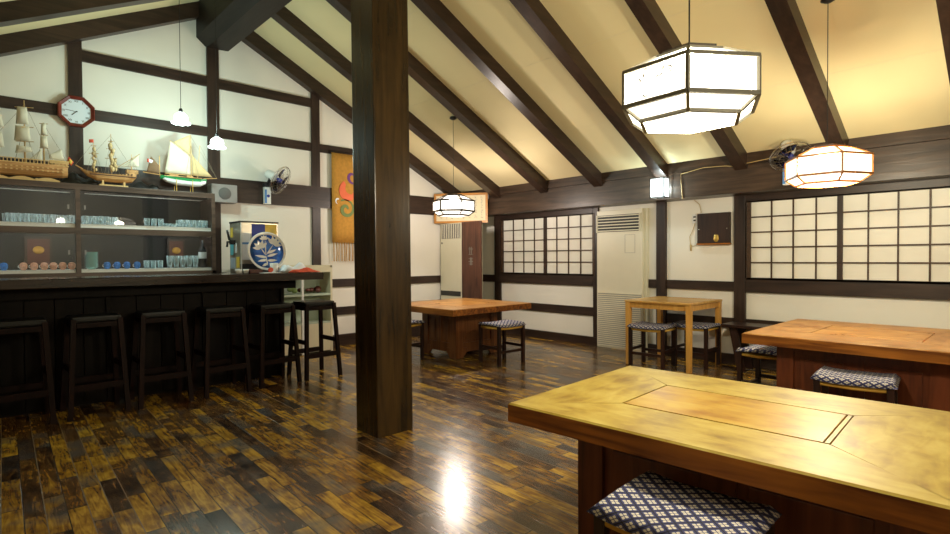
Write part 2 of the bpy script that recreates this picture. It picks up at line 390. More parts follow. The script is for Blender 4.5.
def tag(o, label, cat, group=None):
    o['label'] = label; o['category'] = cat
    if group: o['group'] = group
    return o
def thing(name, label, cat, loc=(0,0,0), rz=0, group=None):
    o = bpy.data.objects.new(name, None); C.objects.link(o); o.empty_display_size = .05
    o.location = loc; o.rotation_euler = (0, 0, rz)
    return tag(o, label, cat, group)
def struct(o): o['kind'] = 'structure'; return o
def dup(root, loc, rz, label, group=None):
    r = root.copy(); C.objects.link(r); r.location = loc; r.rotation_euler = (0, 0, rz); r['label'] = label
    if group: r['group'] = group
    for ch in list(root.children):
        c = ch.copy(); C.objects.link(c); c.parent = r
        for g in list(ch.children):
            d = g.copy(); C.objects.link(d); d.parent = c
    return r

# ------------------------------------------------------------------ shell
XR, YF, YR = 8.4, -7.88, -3.94        # right wall, front wall, ridge line
A0 = 2.04                             # ceiling plane: z = A0 - .5*y
def zc(y): return A0 + .5*(-y if y > YR else (y - YF))
struct(MB().box(-.3, XR+.3, YF-.3, .3, -.15, 0).obj('floor', MT['floor']))
struct(MB().box(-.3, XR+.3, .03, .25, 0, 2.16).obj('wall_back', MT['plaster']))
struct(MB().box(-.3, XR+.3, YF-.25, YF-.03, 0, 2.16).obj('wall_front', MT['plaster']))
gable = [(YF-.03, 0), (.03, 0), (.03, zc(.0)), (YR, zc(YR)+.02), (YF-.03, zc(YF))]
struct(MB().prism(gable, 0, -.3, -.03).obj('wall_left', MT['plaster']))
struct(MB().prism(gable, 0, XR, XR+.27).obj('wall_right', MT['plaster']))
ce = MB()
top = .12
ce.prism([(YR, zc(YR)), (.3, A0-.15), (.3, A0-.15+top), (YR, zc(YR)+top)], 0, -.3, XR+.3)
ce.prism([(YR, zc(YR)), (YR, zc(YR)+top), (YF-.3, A0-.15+top), (YF-.3, A0-.15)], 0, -.3, XR+.3)
struct(ce.obj('ceiling', MT['ceiling']))
# hairline board joints on the ceiling are real shallow grooves covered by fine strips
TR = [0]
def trim(mb, mat):
    TR[0] += 1
    return struct(mb.obj('trim_%d' % TR[0], mat))
for yj in (-1.05, -1.95, -2.85):
    trim(MB().bar((.1, yj, zc(yj)-.0005), (XR, yj, zc(yj)-.0005), .004, .0016), MT['calli_paper'])
# plate beam above the screens, in two members
trim(MB().box(-.02, XR, -.28, .03, 2.075, 2.30), MT['plate_beam'])
trim(MB().box(-.02, XR, -.262, .03, 1.79, 2.072), MT['plate_beam'])
trim(MB().box(0, XR, YF-.03, YF+.28, 1.79, 2.30), MT['plate_beam'])
# posts on the screen wall
for x0, x1 in ((.514, .641), (2.32, 2.40), (3.213, 3.33), (4.101, 4.216), (6.83, 6.94)):
    trim(MB().box(x0, x1, 0 if x0 < 3 else -.01, .05, 0, 1.80, bev=.004), MT['timber_z'])
trim(MB().box(-.02, .10, -.10, .05, 0, 2.1), MT['timber_z'])       # corner post
def rail_x(x0, x1, z0, z1, d=.0): trim(MB().box(x0, x1, d, .05, z0, z1), MT['timber_x'])
rail_x(.10, .514, .775, .885, .008)
rail_x(.641, 2.32, .773, .925, -.004); rail_x(.641, 2.32, 1.712, 1.80, -.004)
rail_x(.641, 2.32, .38, .491, .006)
rail_x(3.03, 3.213, .778, .88, .006); rail_x(3.33, 4.101, .778, .88, .006)
rail_x(3.33, 4.101, .38, .49, .006)
rail_x(4.216, 6.83, .775, .925, -.004); rail_x(4.216, 6.83, 1.712, 1.80, -.004); rail_x(4.216, 6.83, .38, .49, .006)
rail_x(6.94, XR, .778, .88, .006)
struct(MB().box(.10, XR, -.006, .05, 0, .104).obj('baseboard_back', MT['timber_x']))
struct(MB().box(-.05, .012, YF, -.10, 0, .147).obj('baseboard_left', MT['timber_y']))
# posts and rails on the gable wall (plane x = 0)
for y, w in ((-5.165, .108), (-3.920, .125), (-2.696, .11), (-1.45, .11), (-6.44, .11)):
    ztop = zc(y) - .12
    trim(MB().box(-.05, 0, y-w/2, y+w/2, 0, ztop), MT['timber_z'])
def rail_y(y0, y1, z0, z1, d=0): trim(MB().box(-.05, -.004+d, y0, y1, z0, z1), MT['timber_y'])
rail_y(-5.165, -2.70, 3.065, 3.172)
rail_y(-6.6, -1.3, 2.513, 2.617)
rail_y(YF, -.10, 1.800, 2.068, .012)
rail_y(-2.70, -.10, .775, .882); rail_y(-2.70, -.10, .406, .511)
# rafters, both slopes
def rafter(x0, x1, dz, y_end, side):
    e = y_end
    if side > 0: poly = [(e, zc(e)+.01), (e, zc(e)-dz), (YR, zc(YR)-dz), (YR, zc(YR)+.01)]
    else:
        e2 = YF - y_end; poly = [(e2, zc(e2)+.01), (e2, zc(e2)-dz), (YR, zc(YR)-dz), (YR, zc(YR)+.01)]
    trim(MB().prism(poly, 0, x0, x1), MT['rafter'])
for side in (1, -1):
    rafter(-.03, .075, .165, -.27, side)
    for xr in (.905, 1.785, 2.64, 3.49, 4.33, 5.18, 6.03, 6.88, 7.73):
        rafter(xr-.122, xr, .15, -.255, side)
trim(MB().prism([(-4.08, 4.02), (-4.08, 3.585), (-3.975, 3.495), (-3.745, 3.515), (-3.62, 3.68), (-3.62, 4.02)], 0, -.03, XR), MT['ridge'])

# windows (paper screens)
WN = [0]
def window(x0, x1, z0, z1, xmids, cols, rows, sag=0):
    """fixed pair of sliding paper screens; xmids = meeting stiles"""
    WN[0] += 1
    w = struct(bpy.data.objects.new('window_%d' % WN[0], None)); C.objects.link(w); w.location = (x0, 0, z0)
    W = x1-x0; H = z1-z0
    MB().box(0, W, .026, .032, 0, H).obj('paper', MT['paper'], w)
    fr = MB(); fr.box(-.02, W+.02, -.004, .03, -.0, .022); fr.box(-.02, W+.02, -.004, .03, H-.014, H)
    fr.box(-.035, 0.0, -.004, .03, 0, H); fr.box(W, W+.035, -.004, .03, 0, H)
    fr.obj('window_frame', MT['lattice'], w)
    edges = [0] + [x-x0 for x in xmids] + [W]
    for x in xmids: MB().box(x-x0-.022, x-x0+.022, -.002, .028, 0, H).obj('meeting_stile', MT['timber_z'], w)
    la = MB()
    for a, b in zip(edges, edges[1:]):
        for i in range(1, cols):
            xx = a + (b-a)*i/cols; la.box(xx-.0065, xx+.0065, .012, .027, .02, H-.01)
        for j in range(1, rows):
            zz = .022 + (H-.034)*j/rows; la.box(a, b, .010, .026, zz-.0065, zz+.0065)
    la.obj('lattice', MT['lattice'], w)
    return w
window(.694, 2.314, .905, 1.725, [1.516], 4, 5)
window(4.264, 6.80, .905, 1.725, [5.055, 5.92], 4, 5)

# ------------------------------------------------------------------ pillar
p = MB().box(-.131, .131, -.140, .136, 0, 3.475, bev=.006).obj('wooden_pillar', MT['pillar'], None, (3.342, -3.92, 0))
p.rotation_euler = (.0035, -.0030, 0)
tag(p, 'thick square dark timber pillar standing free in the middle of the plank floor', 'pillar')

# ------------------------------------------------------------------ pendant lanterns
def hexring(R, z, rot=0): return [Vector((R*math.cos(rot+PI/3*k), R*math.sin(rot+PI/3*k), z)) for k in range(6)]
def lantern(label, loc, az, frame, prints=False, fs=1.0, power=60, col=(1, .90, .65)):
    t = thing('pendant_lantern', label, 'lamp', loc, math.radians(az), 'hexagonal paper pendant lanterns')
    R, Rb, Rt, h, hb, ht = .250, .185, .125, .062, .047, .062
    A = hexring(R, h); B = hexring(R, -h); D = hexring(Rb, -h-hb); T = hexring(Rt, h+ht)
    pa = MB()
    for k in range(6):
        k2 = (k+1) % 6
        pa.add([B[k], B[k2], A[k2], A[k]], [(0,1,2,3)]); pa.add([D[k], D[k2], B[k2], B[k]], [(0,1,2,3)]); pa.add([A[k], A[k2], T[k2], T[k]], [(0,1,2,3)])
    pa.add(D, [(5,4,3,2,1,0)]); pa.add(T, [(0,1,2,3,4,5)])
    bmesh.ops.remove_doubles(pa.bm, verts=list(pa.bm.verts), dist=1e-5)
    pa.obj('paper_shade', MT['lamp_paper'], t)
    light_in('lantern_light', t, (0, 0, 0), power, col, .07)
    f = MB()
    for k in range(6):
        k2 = (k+1) % 6
        for Q, wd in ((A, .013), (B, .014), (D, .012), (T, .010)):
            f.bar(Q[k]*1.004, Q[k2]*1.004, wd*fs, wd*fs)
        for P_, Q in ((A, B), (B, D), (A, T)): f.bar(P_[k]*1.004, Q[k]*1.004, .011*fs, .011*fs)
    f.obj('lamp_frame', frame, t)
    cp = MB(); cp.prism([(v.x, v.y) for v in hexring(.105, 0)], 2, h+ht+.002, h+ht+.022); cp.obj('cap', MT['lampframe'], t)
    zt = zc(loc[1]) - loc[2]
    MB().tube([(0,0,h+ht+.02), (0,0,zt)], .0028, n=6).obj('cord', MT['black'], t)
    MB().lathe([(0,zt-.001),(.04,zt-.001),(.045,zt-.02),(.02,zt-.035),(0,zt-.035)], n=16).obj('ceiling_rose', MT['black'], t)
    if prints:
        rnd = random.Random(3)
        for k in prints:
            a, b2 = (A[k]+Vector((0,0,0))), A[(k+1) % 6]
            n = ((a+b2)/2); n.z = 0; n.normalize()
            for s0 in range(8):
                u = rnd.uniform(.08, .8); z = h - .012 - rnd.random()*.05*(1 if s0 < 6 else 2)
                pts = []
                for q in range(5):
                    u += rnd.uniform(-.01, .035); z += rnd.uniform(-.009, .007)
                    z = min(h-.01, z)
                    pts.append(a.lerp(b2, min(max(u, .04), .96))*1 + n*.0014 + Vector((0,0,z-h)))
                MB().tube(pts, .0024, n=4).obj('branch_print', MT['ink'], t)
    return t
lantern('large hexagonal paper lantern hanging over the nearest golden table', (5.475, -4.0, 1.755), -6, MT['lampframe_lit'], prints=(4,))
lantern('hexagonal paper lantern with orange edged frame in front of the right paper screens', (5.36, -1.70, 1.745), 2.5, MT['lampframe_o'])
lantern('farthest hexagonal paper lantern, in front of the framed calligraphy', (1.438, -1.634, 1.775), -19.3, MT['lampframe'], power=60, col=(1, .87, .76), fs=1.5)

def bulb(label, loc):
    t = thing('bulb_pendant', label, 'lamp', loc, 0, 'glass bulb pendants over the bar')
    MB().lathe([(0,.052),(.022,.050),(.052,.026),(.060,0),(.055,-.028),(.036,-.048),(0,-.054)], n=20).obj('globe', MT['bulb'], t)
    light_in('bulb_light', t, (0, 0, 0), 12, (.72, 1.0, .90), .035)
    # fluted skirt round the lower half of the globe
    s = MB(); n = 48; v = []; f = []
    for i, (r, z) in enumerate(((.056, -.024), (.064, -.036), (.078, -.050))):
        for j in range(n):
            rr = r*(1+.10*i/2*math.cos(8*2*PI*j/n)); zz = z + .006*i/2*math.cos(8*2*PI*j/n)
            v.append((rr*math.cos(2*PI*j/n), rr*math.sin(2*PI*j/n), zz))
    for i in range(2):
        for j in range(n): f.append((i*n+j, i*n+(j+1) % n, (i+1)*n+(j+1) % n, (i+1)*n+j))
    s.add(v, f, None, True); so = s.obj('fluted_skirt', MT['bulb'], t)
    md = so.modifiers.new('thick', 'SOLIDIFY'); md.thickness = .003
    MB().lathe([(0,.088),(.010,.088),(.016,.075),(.018,.045),(0,.045)], n=14).obj('socket', MT['black'], t)
    zt = zc(loc[1]) - loc[2] - .004
    if abs(loc[1]+3.85) < .23: zt = 3.5-loc[2]
    MB().tube([(0,0,.085), (0,0,zt)], .0026, n=6).obj('cord', MT['black'], t)
bulb('glowing glass bulb with fluted skirt beside the octagonal clock, higher of the two', (.95, -4.505, 2.44))
bulb('glowing glass bulb with fluted skirt in front of the dark post, lower of the two', (.95, -4.195, 2.262))

# wall lantern on the beam
t = thing('wall_lantern', 'small box lantern glowing on the beam above the narrow post', 'lamp', (3.435, -.345, 1.80))
MB().box(-.078, .078, -.058, .055, .012, .21).obj('paper_shade', MT['lamp_paper_cool'], t)
light_in('lantern_light', t, (0, 0, .11), 7, (.80, 1, 1), .04)
f = MB()
for sx in (-1, 1):
    for sy in (-.062, .058): f.box(sx*.082-.005, sx*.082+.005, sy-.005, sy+.005, 0, .222)
for z in (0, .214): 
    f.box(-.086, .086, -.067, -.055, z, z+.010); f.box(-.086, -.076, -.066, .062, z, z+.010); f.box(.076, .086, -.066, .062, z, z+.010)
f.obj('lamp_frame', MT['lampframe'], t)
MB().box(-.05, .05, .055, .084, .03, .19).obj('back_plate', MT['lampframe'], t)

# ------------------------------------------------------------------ low heavy tables
def low_table(label, x0, x1, y0, y1, z, base, mats, th=.07, fr=.31, group='heavy low tables', rz=0, loc=None, off=0):
    cx, cy = (x0+x1)/2, (y0+y1)/2; W = x1-x0; D = y1-y0; hx, hy = W/2, D/2
    t = thing('low_table', label, 'table', loc or (cx, cy, 0), rz, group)
    mx, my, mi_, me, mleg = mats
    tp = MB(); g = .0012; ix, iy = hx-fr, hy-(fr if 'gold' not in label else .285)
    bz = z-th
    def slab(poly, mt):
        # chamfered polygon slab, top face grain by mt, sides edge wood
        n = len(poly); c = Vector((sum(p[0] for p in poly)/n, sum(p[1] for p in poly)/n))
        inn = []
        for p in poly:
            q = Vector(p); 
            sx = .006 if abs(abs(q.x)-hx) < .001 else 0.0; sy = .006 if abs(abs(q.y)-hy) < .001 else 0.0
            inn.append((q.x - math.copysign(sx, q.x), q.y - math.copysign(sy, q.y)))
        v = [(*p, bz) for p in poly] + [(*p, z-.006) for p in poly] + [(*p, z) for p in inn]
        tp.add(v, [tuple(range(2*n, 3*n))], mt)
        tp.add(v, [tuple(range(n))[::-1]] + [(i, (i+1) % n, n+(i+1) % n, n+i) for i in range(n)], me)
        tp.add(v, [(n+i, n+(i+1) % n, 2*n+(i+1) % n, 2*n+i) for i in range(n)], mt)
    slab([(-hx, -hy), (hx, -hy), (ix-g, -iy-g), (-ix+g, -iy-g)], mx)
    slab([(hx, hy), (-hx, hy), (-ix+g, iy+g), (ix-g, iy+g)], mx)
    slab([(-hx, hy-g), (-hx, -hy+g), (-ix-g, -iy+g), (-ix-g, iy-g)], my)
    slab([(hx, -hy+g), (hx, hy-g), (ix+g, iy-g), (ix+g, -iy+g)], my)
    tp.obj('table_top', None, t)
    MB().box(-ix+.004, ix-(.021 if 'gold' in label else .004), -iy+.011, iy-.004, z-.04, z-.0006, bev=.0012).obj('inset_panel', mi_, t)
    if 'gold' in label:
        MB().box(ix-.016, ix-.004, -iy+.011, iy-.004, z-.04, z-.0006).obj('end_strip', MT['gold_y'], t)
    bx, by = base; lz = z-th-.001
    for sx in (-1, 1):
        for sy in (-1, 1):
            # corner leg: L-section board with a bracket foot that steps in above the floor
            l = MB(); X, Y = sx*bx, sy*by; w = .105; q = .032
            def face(axis):
                a = w; ft = [(0, 0), (a*1.0, 0), (a*1.15, .02), (a*1.6, .062), (a*1.6, .115), (a, .115), (a, lz), (0, lz)]
                if axis == 0: l.prism([(X - sx*u, zz) for u, zz in ft], 1, Y, Y - sy*q)
                else: l.prism([(Y - sy*(u if u > 0 else q), zz) for u, zz in ft], 0, X, X - sx*q)
            face(0); face(1)
            l.obj("leg", mleg, t)
    pw = .105
    for sy in (-1, 1):
        pn = MB(); Y = sy*(by-.006)
        pn.box(-bx+pw, bx-pw, Y-sy*.022, Y-sy*.012, .12, lz)             # recessed field
        for a, b in ((.065, .17), (lz-.06, lz)): pn.box(-bx+pw, bx-pw, Y-sy*.026, Y, a, b)
        pn.box(-.04, .04, Y-sy*.026, Y-sy*.001, .17, lz-.06)
        for c in (-1, 1):
            xm = c*(bx-pw+.04)/2; hw = (bx-pw-.04)/2-.035
            pn.box(xm-hw, xm+hw, Y-sy*.02, Y-sy*.006, .20, lz-.09, bev=.004)
        pn.obj('side_panel', mats[4], t)
    for sx in (-1, 1):
        pn = MB(); X = sx*(bx-.006)
        pn.box(X-sx*.022, X-sx*.012, -by+pw, by-pw, .12, lz)
        for a, b in ((.065, .17), (lz-.06, lz)): pn.box(X-sx*.026, X, -by+pw, by-pw, a, b)
        hw = by-pw-.05
        pn.box(X-sx*.02, X-sx*.006, -hw, hw, .20, lz-.09, bev=.004)
        pn.obj('side_panel', mats[4], t)
    for ch in t.children:
        if ch.name.startswith(('leg', 'side_panel')): ch.location.x += off
    return t
gold = (MT['gold_x'], MT['gold_y'], MT['gold_in'], MT['edge'], MT['base_red'])
amber = (MT['amber_x'], MT['amber_y'], MT['amber_in'], MT['edge'], MT['base_red'])
amber2 = (MT['amber_x'], MT['amber_y'], MT['amber_in'], MT['edge'], MT['base_brown'])
low_table('nearest low table with worn golden mitred top and inset centre panel', 4.985, 6.29, -4.475, -3.515, .60, (.53, .275), gold, fr=.32, rz=math.radians(3.2), loc=(5.614, -3.950, 0), off=.055)
low_table('square amber low table under the right paper screens, with panelled redwood base', 4.94, 6.20, -2.05, -.84, .62, (.46, .44), amber, fr=.33)
low_table('far square amber low table behind the pillar, under the farthest lantern', .885, 2.09, -2.222, -.96, .60, (.31, .335), amber2, fr=.30)

# ------------------------------------------------------------------ square yellow table
t = thing('side_table', 'tall slim yellow birch table standing by the tall white air conditioner', 'table', (3.64, -.435, 0))
tt = MB(); tt.box(-.365, .365, -.375, .375, .668, .692, bev=.005); tt.obj('table_top', MT['birch_x'], t)
ap = MB()
for sy in (-1, 1): ap.box(-.32, .32, sy*.345-.011, sy*.345+.011, .61, .668)
for sx in (-1, 1): ap.box(sx*.337-.011, sx*.337+.011, -.33, .33, .61, .668)
ap.obj('apron', MT['birch'], t)
for sx in (-1, 1):
    for sy in (-1, 1):
        MB().bar((sx*.334, sy*.344, .668), (sx*.334, sy*.344, .0), .05, .05, up=(0,1,0), w2=.043, h2=.043).obj('leg', MT['birch'], t)

# ------------------------------------------------------------------ low stools
def make_stool(label, loc, rz, w=.40, d=.34, h=.44, group='low cushioned stools'):
    t = thing('cushioned_stool', label, 'stool', loc, rz, group)
    hw, hd = w/2-.018, d/2-.018
    for sx in (-1, 1):
        for sy in (-1, 1):
            l = MB(); l.box(sx*hw-.017, sx*hw+.017, sy*hd-.017, sy*hd+.017, 0, h-.012, bev=.003); l.obj('leg', MT['stool_dark'], t)
    st = MB()
    for sy in (-1, 1): st.box(-hw, hw, sy*hd-.009, sy*hd+.009, .13, .158)
    for sx in (-1, 1): st.box(sx*hw-.009, sx*hw+.009, -hd, hd, .17, .198)
    st.obj('stretcher', MT['stool_dark'], t)
    # woven rush seat wrapped round its rails: bowed strands
    rs = MB()
    for sy in (-1, 1): rs.tube([(-hw+.015, sy*hd, h-.035), (0, sy*hd, h-.041), (hw-.015, sy*hd, h-.035)], .013, n=10)
    for sx in (-1, 1): rs.tube([(sx*hw, -hd+.015, h-.032), (sx*hw, 0, h-.036), (sx*hw, hd-.015, h-.032)], .012, n=10)
    n = 13
    for i in range(n):
        x = -hw + .02 + (2*hw-.04)*i/(n-1); rs.tube([(x, -hd, h-.028), (x, 0, h-.042), (x, hd, h-.028)], .0085, n=5)
    rs.obj('rush_seat', MT['rush'], t)
    # draped cushion, corners turned down, hollow in the middle
    cu = MB(); n = 16; W, D = w/2+.014, d/2+.012; v = []; f = []
    for layer in (0, 1):
        for i in range(n+1):
            for j in range(n+1):
                u = -1+2*i/n; q = -1+2*j/n
                e = max(abs(u), abs(q)); 
                x = u*W; y = q*D
                z = h + .012 + .014*(u*u) - .006*q*q + .006*math.sin(5*u+1)*.3
                drop = max(0, (e-.84)/.16); z -= .030*drop**2 
                if layer: z -= .016*(1-drop**4)
                v.append((x*(1-.01*layer), y*(1-.01*layer), z))
    K = (n+1)**2
    for i in range(n):
        for j in range(n):
            q = (i*(n+1)+j, (i+1)*(n+1)+j, (i+1)*(n+1)+j+1, i*(n+1)+j+1); f.append(q); f.append(tuple(K+k for k in q[::-1]))
    for L in ([i*(n+1) for i in range(n+1)], [i*(n+1)+n for i in range(n+1)], list(range(n+1)), [n*(n+1)+j for j in range(n+1)]):
        for a, b in zip(L, L[1:]): f.append((a, b, K+b, K+a))
    cu.add(v, f, None, True); cu.obj('cushion', MT['fabric'], t)
    return t
s0 = make_stool('nearest stool with navy flowered cushion, tucked under the golden table', (5.682, -4.475, 0), math.radians(3), w=.385, h=.43)
dup(s0, (5.61, -2.105, 0), math.radians(6), 'blue cushioned stool in front of the panelled base of the right amber table')
dup(s0, (4.93, -1.46, 0), math.radians(88), 'stool half hidden at the left end of the right amber table')
dup(s0, (3.555, -.72, 0), math.radians(4), 'left of the two dark stools tucked under the yellow birch table')
dup(s0, (3.835, -.325, 0), 0, 'right of the two dark stools under the yellow birch table')
dup(s0, (2.29, -1.69, 0), math.radians(86), 'stool at the right side of the far amber table, before the back wall')
dup(s0, (1.36, -2.36, 0), math.radians(2), 'stool at the front of the far amber table, seen just right of the pillar')

# bench by the wall
t = thing('wall_bench', 'low dark bench with splayed legs against the back wall behind the right table', 'bench', (4.78, -.24, 0))
MB().box(-.66, .66, -.15, .15, .435, .465, bev=.004).obj('seat', MT['stool_dark'], t)
for sx in (-1, 1):
    for sy in (-1, 1):
        MB().bar((sx*.56, sy*.09, .436), (sx*.47, sy*.11, 0), .07, .035, up=(0,1,0)).obj('leg', MT['stool_dark'], t)
MB().box(-.50, .50, -.012, .012, .17, .205).obj('stretcher', MT['stool_dark'], t)

# ------------------------------------------------------------------ bar counter
t = thing('bar_counter', 'long black wooden bar counter with lacquered overhanging top', 'counter', (1.1, -3.37, 0))
YL = -3.6                                     # runs from y=-3.37 back to -6.97
b = MB(); b.box(-.16, .36, YL, 0, .945, 1.015, bev=.006); b.obj('counter_top', MT['bartop'], t)
b = MB(); b.box(-.12, .06, YL+.05, -.28, 0, .944)
b.box(-.06, .16, YL+.05, -.20, .86, .944); b.obj('carcass', MT['bar'], t)
b = MB(); k = 0
y = -.30
while y > YL+.2:
    b.box(.06, .088, y-.176, y, .02, .86, bev=.004); y -= .18; k += 1
b.obj('front_boards', MT['bar'], t)
y = -.30
while y > YL+.2: MB().box(.0885, .115, y-.03, y, .02, .86).obj('front_batten', MT['bar'], t); y -= .72
t = thing('side_counter', 'short dark counter behind the bar that carries the drink dispenser', 'counter', (.68, -3.79, 0))
MB().box(-.25, .255, -.24, .24, .972, 1.012, bev=.003).obj('counter_top', MT['bartop'], t)
MB().box(-.24, .24, -.23, .23, 0, .972).obj('carcass', MT['red_brown'], t)

# bar stools
def make_barstool(label, loc, rz):
    t = thing('bar_stool', label, 'stool', loc, rz, 'bar stools along the counter')
    h = .735
    MB().box(-.135, .135, -.155, .155, h-.045, h, bev=.014).obj('seat', MT['vinyl'], t)
    fr = MB()
    for sx in (-1, 1): fr.box(sx*.13-.012, sx*.13+.012, -.125, .125, h-.082, h-.046)
    for sy in (-1, 1): fr.box(-.12, .12, sy*.14-.012, sy*.14+.012, h-.082, h-.046)
    fr.obj('seat_frame', MT['barstool'], t)
    for sx in (-1, 1):
        for sy in (-1, 1):
            MB().bar((sx*.132, sy*.143, h-.02), (sx*.185, sy*.178, 0), .032, .032, up=(1,0,0)).obj('leg', MT['barstool'], t)
    for sx, z in ((1, .20), (-1, .20)):
        q = z/h; X = .185-.053*q; Y = .178-.035*q
        MB().box(sx*X-.010, sx*X+.010, -Y, Y, z, z+.045).obj('stretcher', MT['barstool'], t)
    for sy in (-1, 1):
        q = .34/h; X = .185-.053*q; Y = .178-.035*q
        MB().box(-X, X, sy*Y-.009, sy*Y+.009, .33, .37).obj('stretcher', MT['barstool'], t)
    return t
b0 = make_barstool('bar stool nearest the camera at the left edge, black seat', (1.43, -5.70, 0), 0)
dup(b0, (1.43, -5.255, 0), .02, 'second bar stool from the left, below the octagonal clock')
dup(b0, (1.43, -4.81, 0), -.02, 'third bar stool from the left, black seat against the bar')
dup(b0, (1.43, -4.345, 0), .01, 'fourth bar stool from the left along the counter')
dup(b0, (1.43, -3.885, 0), 0, 'fifth bar stool from the left, just before the counter end')
dup(b0, (1.42, -3.46, 0), .02, 'last bar stool at the counter end before the cream shelf unit')

# ------------------------------------------------------------------ glass-fronted cabinet behind the bar
y0c, y1c = -6.4, -4.045
t = thing('glass_cabinet', 'long brown back-bar cabinet with glass fronts and white shelves', 'cabinet', (0, y1c, 0))
L = y0c-y1c
b = MB()
b.box(.0, .40, L, 0, 1.812, 1.838, bev=.003); b.box(.375, .40, L, 0, 1.785, 1.812)
b.box(.0, .385, L, 0, 0, .90)
b.box(.0, .40, L, 0, .98, 1.035)
b.box(.012, .40, -.035, 0, .90, 1.785); b.box(.012, .40, L, L+.035, .90, 1.785)
b.box(.355, .40, -1.185, -1.15, 1.035, 1.785)
b.box(.355, .398, L, 0, 1.385, 1.442)
b.obj('carcass', MT['cab'], t)
MB().box(.013, .03, L+.035, -.036, 1.035, 1.785).obj('back_panel', MT['cab_in'], t)
for z in (1.442, 1.035):
    MB().box(.03, .37, L+.036, -.036, z, z+.036 if z > 1.2 else z+.028).obj('shelf', MT['shelf_white'], t)
for z, n_ in ((1.804, 'added_fill_tube'), (1.432, 'added_fill_tube')):  # added tubes hidden behind the rails, brightening shelves and glassware
    MB().tube([(.350, L+.05, z), (.350, -.05, z)], .007, n=8).obj(n_, MT['tube'], t)
# paired sliding panes above and below, either side of the stile
for (a, c) in ((-1.15, -.04), (L+.04, -1.186)):
    for (z0, z1) in ((1.48, 1.784), (1.064, 1.384)):
        m_ = (a+c)/2
        for s_, (p0, p1) in enumerate(((a, m_+.02), (m_-.02, c))):
            g_ = MB().box(.378+.008*s_, .382+.008*s_, p0, p1, z0, z1).obj('glass_door', MT['glass'], t)
        py = c-.05 if a < -1.2 else a+.035
        MB().box(.3865, .3885, py-.007, py+.007, (z0+z1)/2-.025, (z0+z1)/2+.015).obj('finger_pull', MT['grey_pl'], t)
# ghosted panels seen inside
for (ya, yb, za, zb) in ((-1.44, -1.05-.0, 1.09, 1.36),):
    pass

def place(fn, items): 
    for it in items: fn(*it)
def lathe_obj(name, prof, mat, n=16):
    return MB().lathe(prof, n=n).obj(name, mat)
# tumblers
tum = None
def tumbler(x, y, z, label, group):
    global tum
    if tum is None:
        o = lathe_obj('drinking_glass', [(0,0.001),(.022,0),(.023,.004),(.0265,.078),(.0252,.078),(.0215,.010),(0,.009)], MT['cup_glass'], 14); tum = o
    else: o = tum.copy(); C.objects.link(o)
    o.location = (x, y, z); tag(o, label, 'glass', group); return o
ztop = 1.4785
for i, y in enumerate((-5.677, -5.624, -5.565, -5.51, -5.453, -5.396, -5.342, -5.288, -5.25)):
    tumbler(.30, y, ztop, 'clear tumbler in the row left of the cabinet stile, upper white shelf', 'upper left tumblers')
    tumbler(.21, y-.02, ztop, 'clear tumbler in the row left of the cabinet stile, upper white shelf', 'upper left tumblers')
for y in (-5.143, -5.085, -5.03, -4.975, -4.915):
    tumbler(.30, y, ztop, 'clear tumbler just right of the cabinet stile, upper white shelf', 'upper middle tumblers')
    tumbler(.21, y, ztop, 'clear tumbler just right of the cabinet stile, upper white shelf', 'upper middle tumblers')
for y in (-4.65, -4.59, -4.53):
    tumbler(.30, y, ztop, 'clear tumbler in the middle of the right half of the upper shelf', 'upper centre right tumblers')
for y in (-4.345, -4.285, -4.225, -4.165, -4.115):
    tumbler(.30, y, ztop, 'clear tumbler at the right end of the upper white shelf', 'upper right end tumblers')
    tumbler(.21, y, ztop, 'clear tumbler at the right end of the upper white shelf', 'upper right end tumblers')
for y in (-4.475, -4.415):
    o = lathe_obj('glass_bowl', [(0,.001),(.018,0),(.030,.022),(.034,.034),(.032,.034),(.027,.020),(0,.006)], MT['cup_glass'], 14)
    o.location = (.30, y, ztop); tag(o, 'small low glass bowl between the tumblers on the upper shelf', 'bowl', 'small glass bowls')
zl = 1.0635
# lower shelf: teacups
def teacup(y, mat, label, group, proto={}):
    if mat.name not in proto:
        t = thing('teacup', label, 'cup', (.30, y, zl), 0, group)
        MB().lathe([(0,.002),(.015,0),(.017,.005),(.026,.018),(.0285,.040),(.028,.052),(.0265,.052),(.0265,.040),(.022,.020),(0,.008)], n=18).obj('bowl', mat, t)
        MB().tube([(.0, -.027, .042), (0, -.0345, .038), (0, -.0345, .026), (0, -.025, .018)], .003, n=6).obj('handle', MT['white_china'], t)
        MB().lathe([(0,.051),(.026,.0525),(.019,.063),(.006,.068),(0,.068)], n=18).obj('lid', mat, t)
        proto[mat.name] = t
    else: dup(proto[mat.name], (.30, y, zl), 0, label, group)
for y in (-5.592, -5.52, -5.45, -5.385, -5.32, -5.253):
    teacup(y, MT['orange_china'], 'salmon patterned teacup on the lower white shelf left of the stile', 'salmon teacups')
teacup(-5.72, MT['blue_china'], 'blue patterned teacup at the far left of the lower shelf beside the salmon cups', None)
for y in (-4.985, -4.905, -4.825, -4.74):
    teacup(y, MT['blue_china'], 'bright blue teacup on the lower shelf right of the mint bowl stack', 'blue teacups')
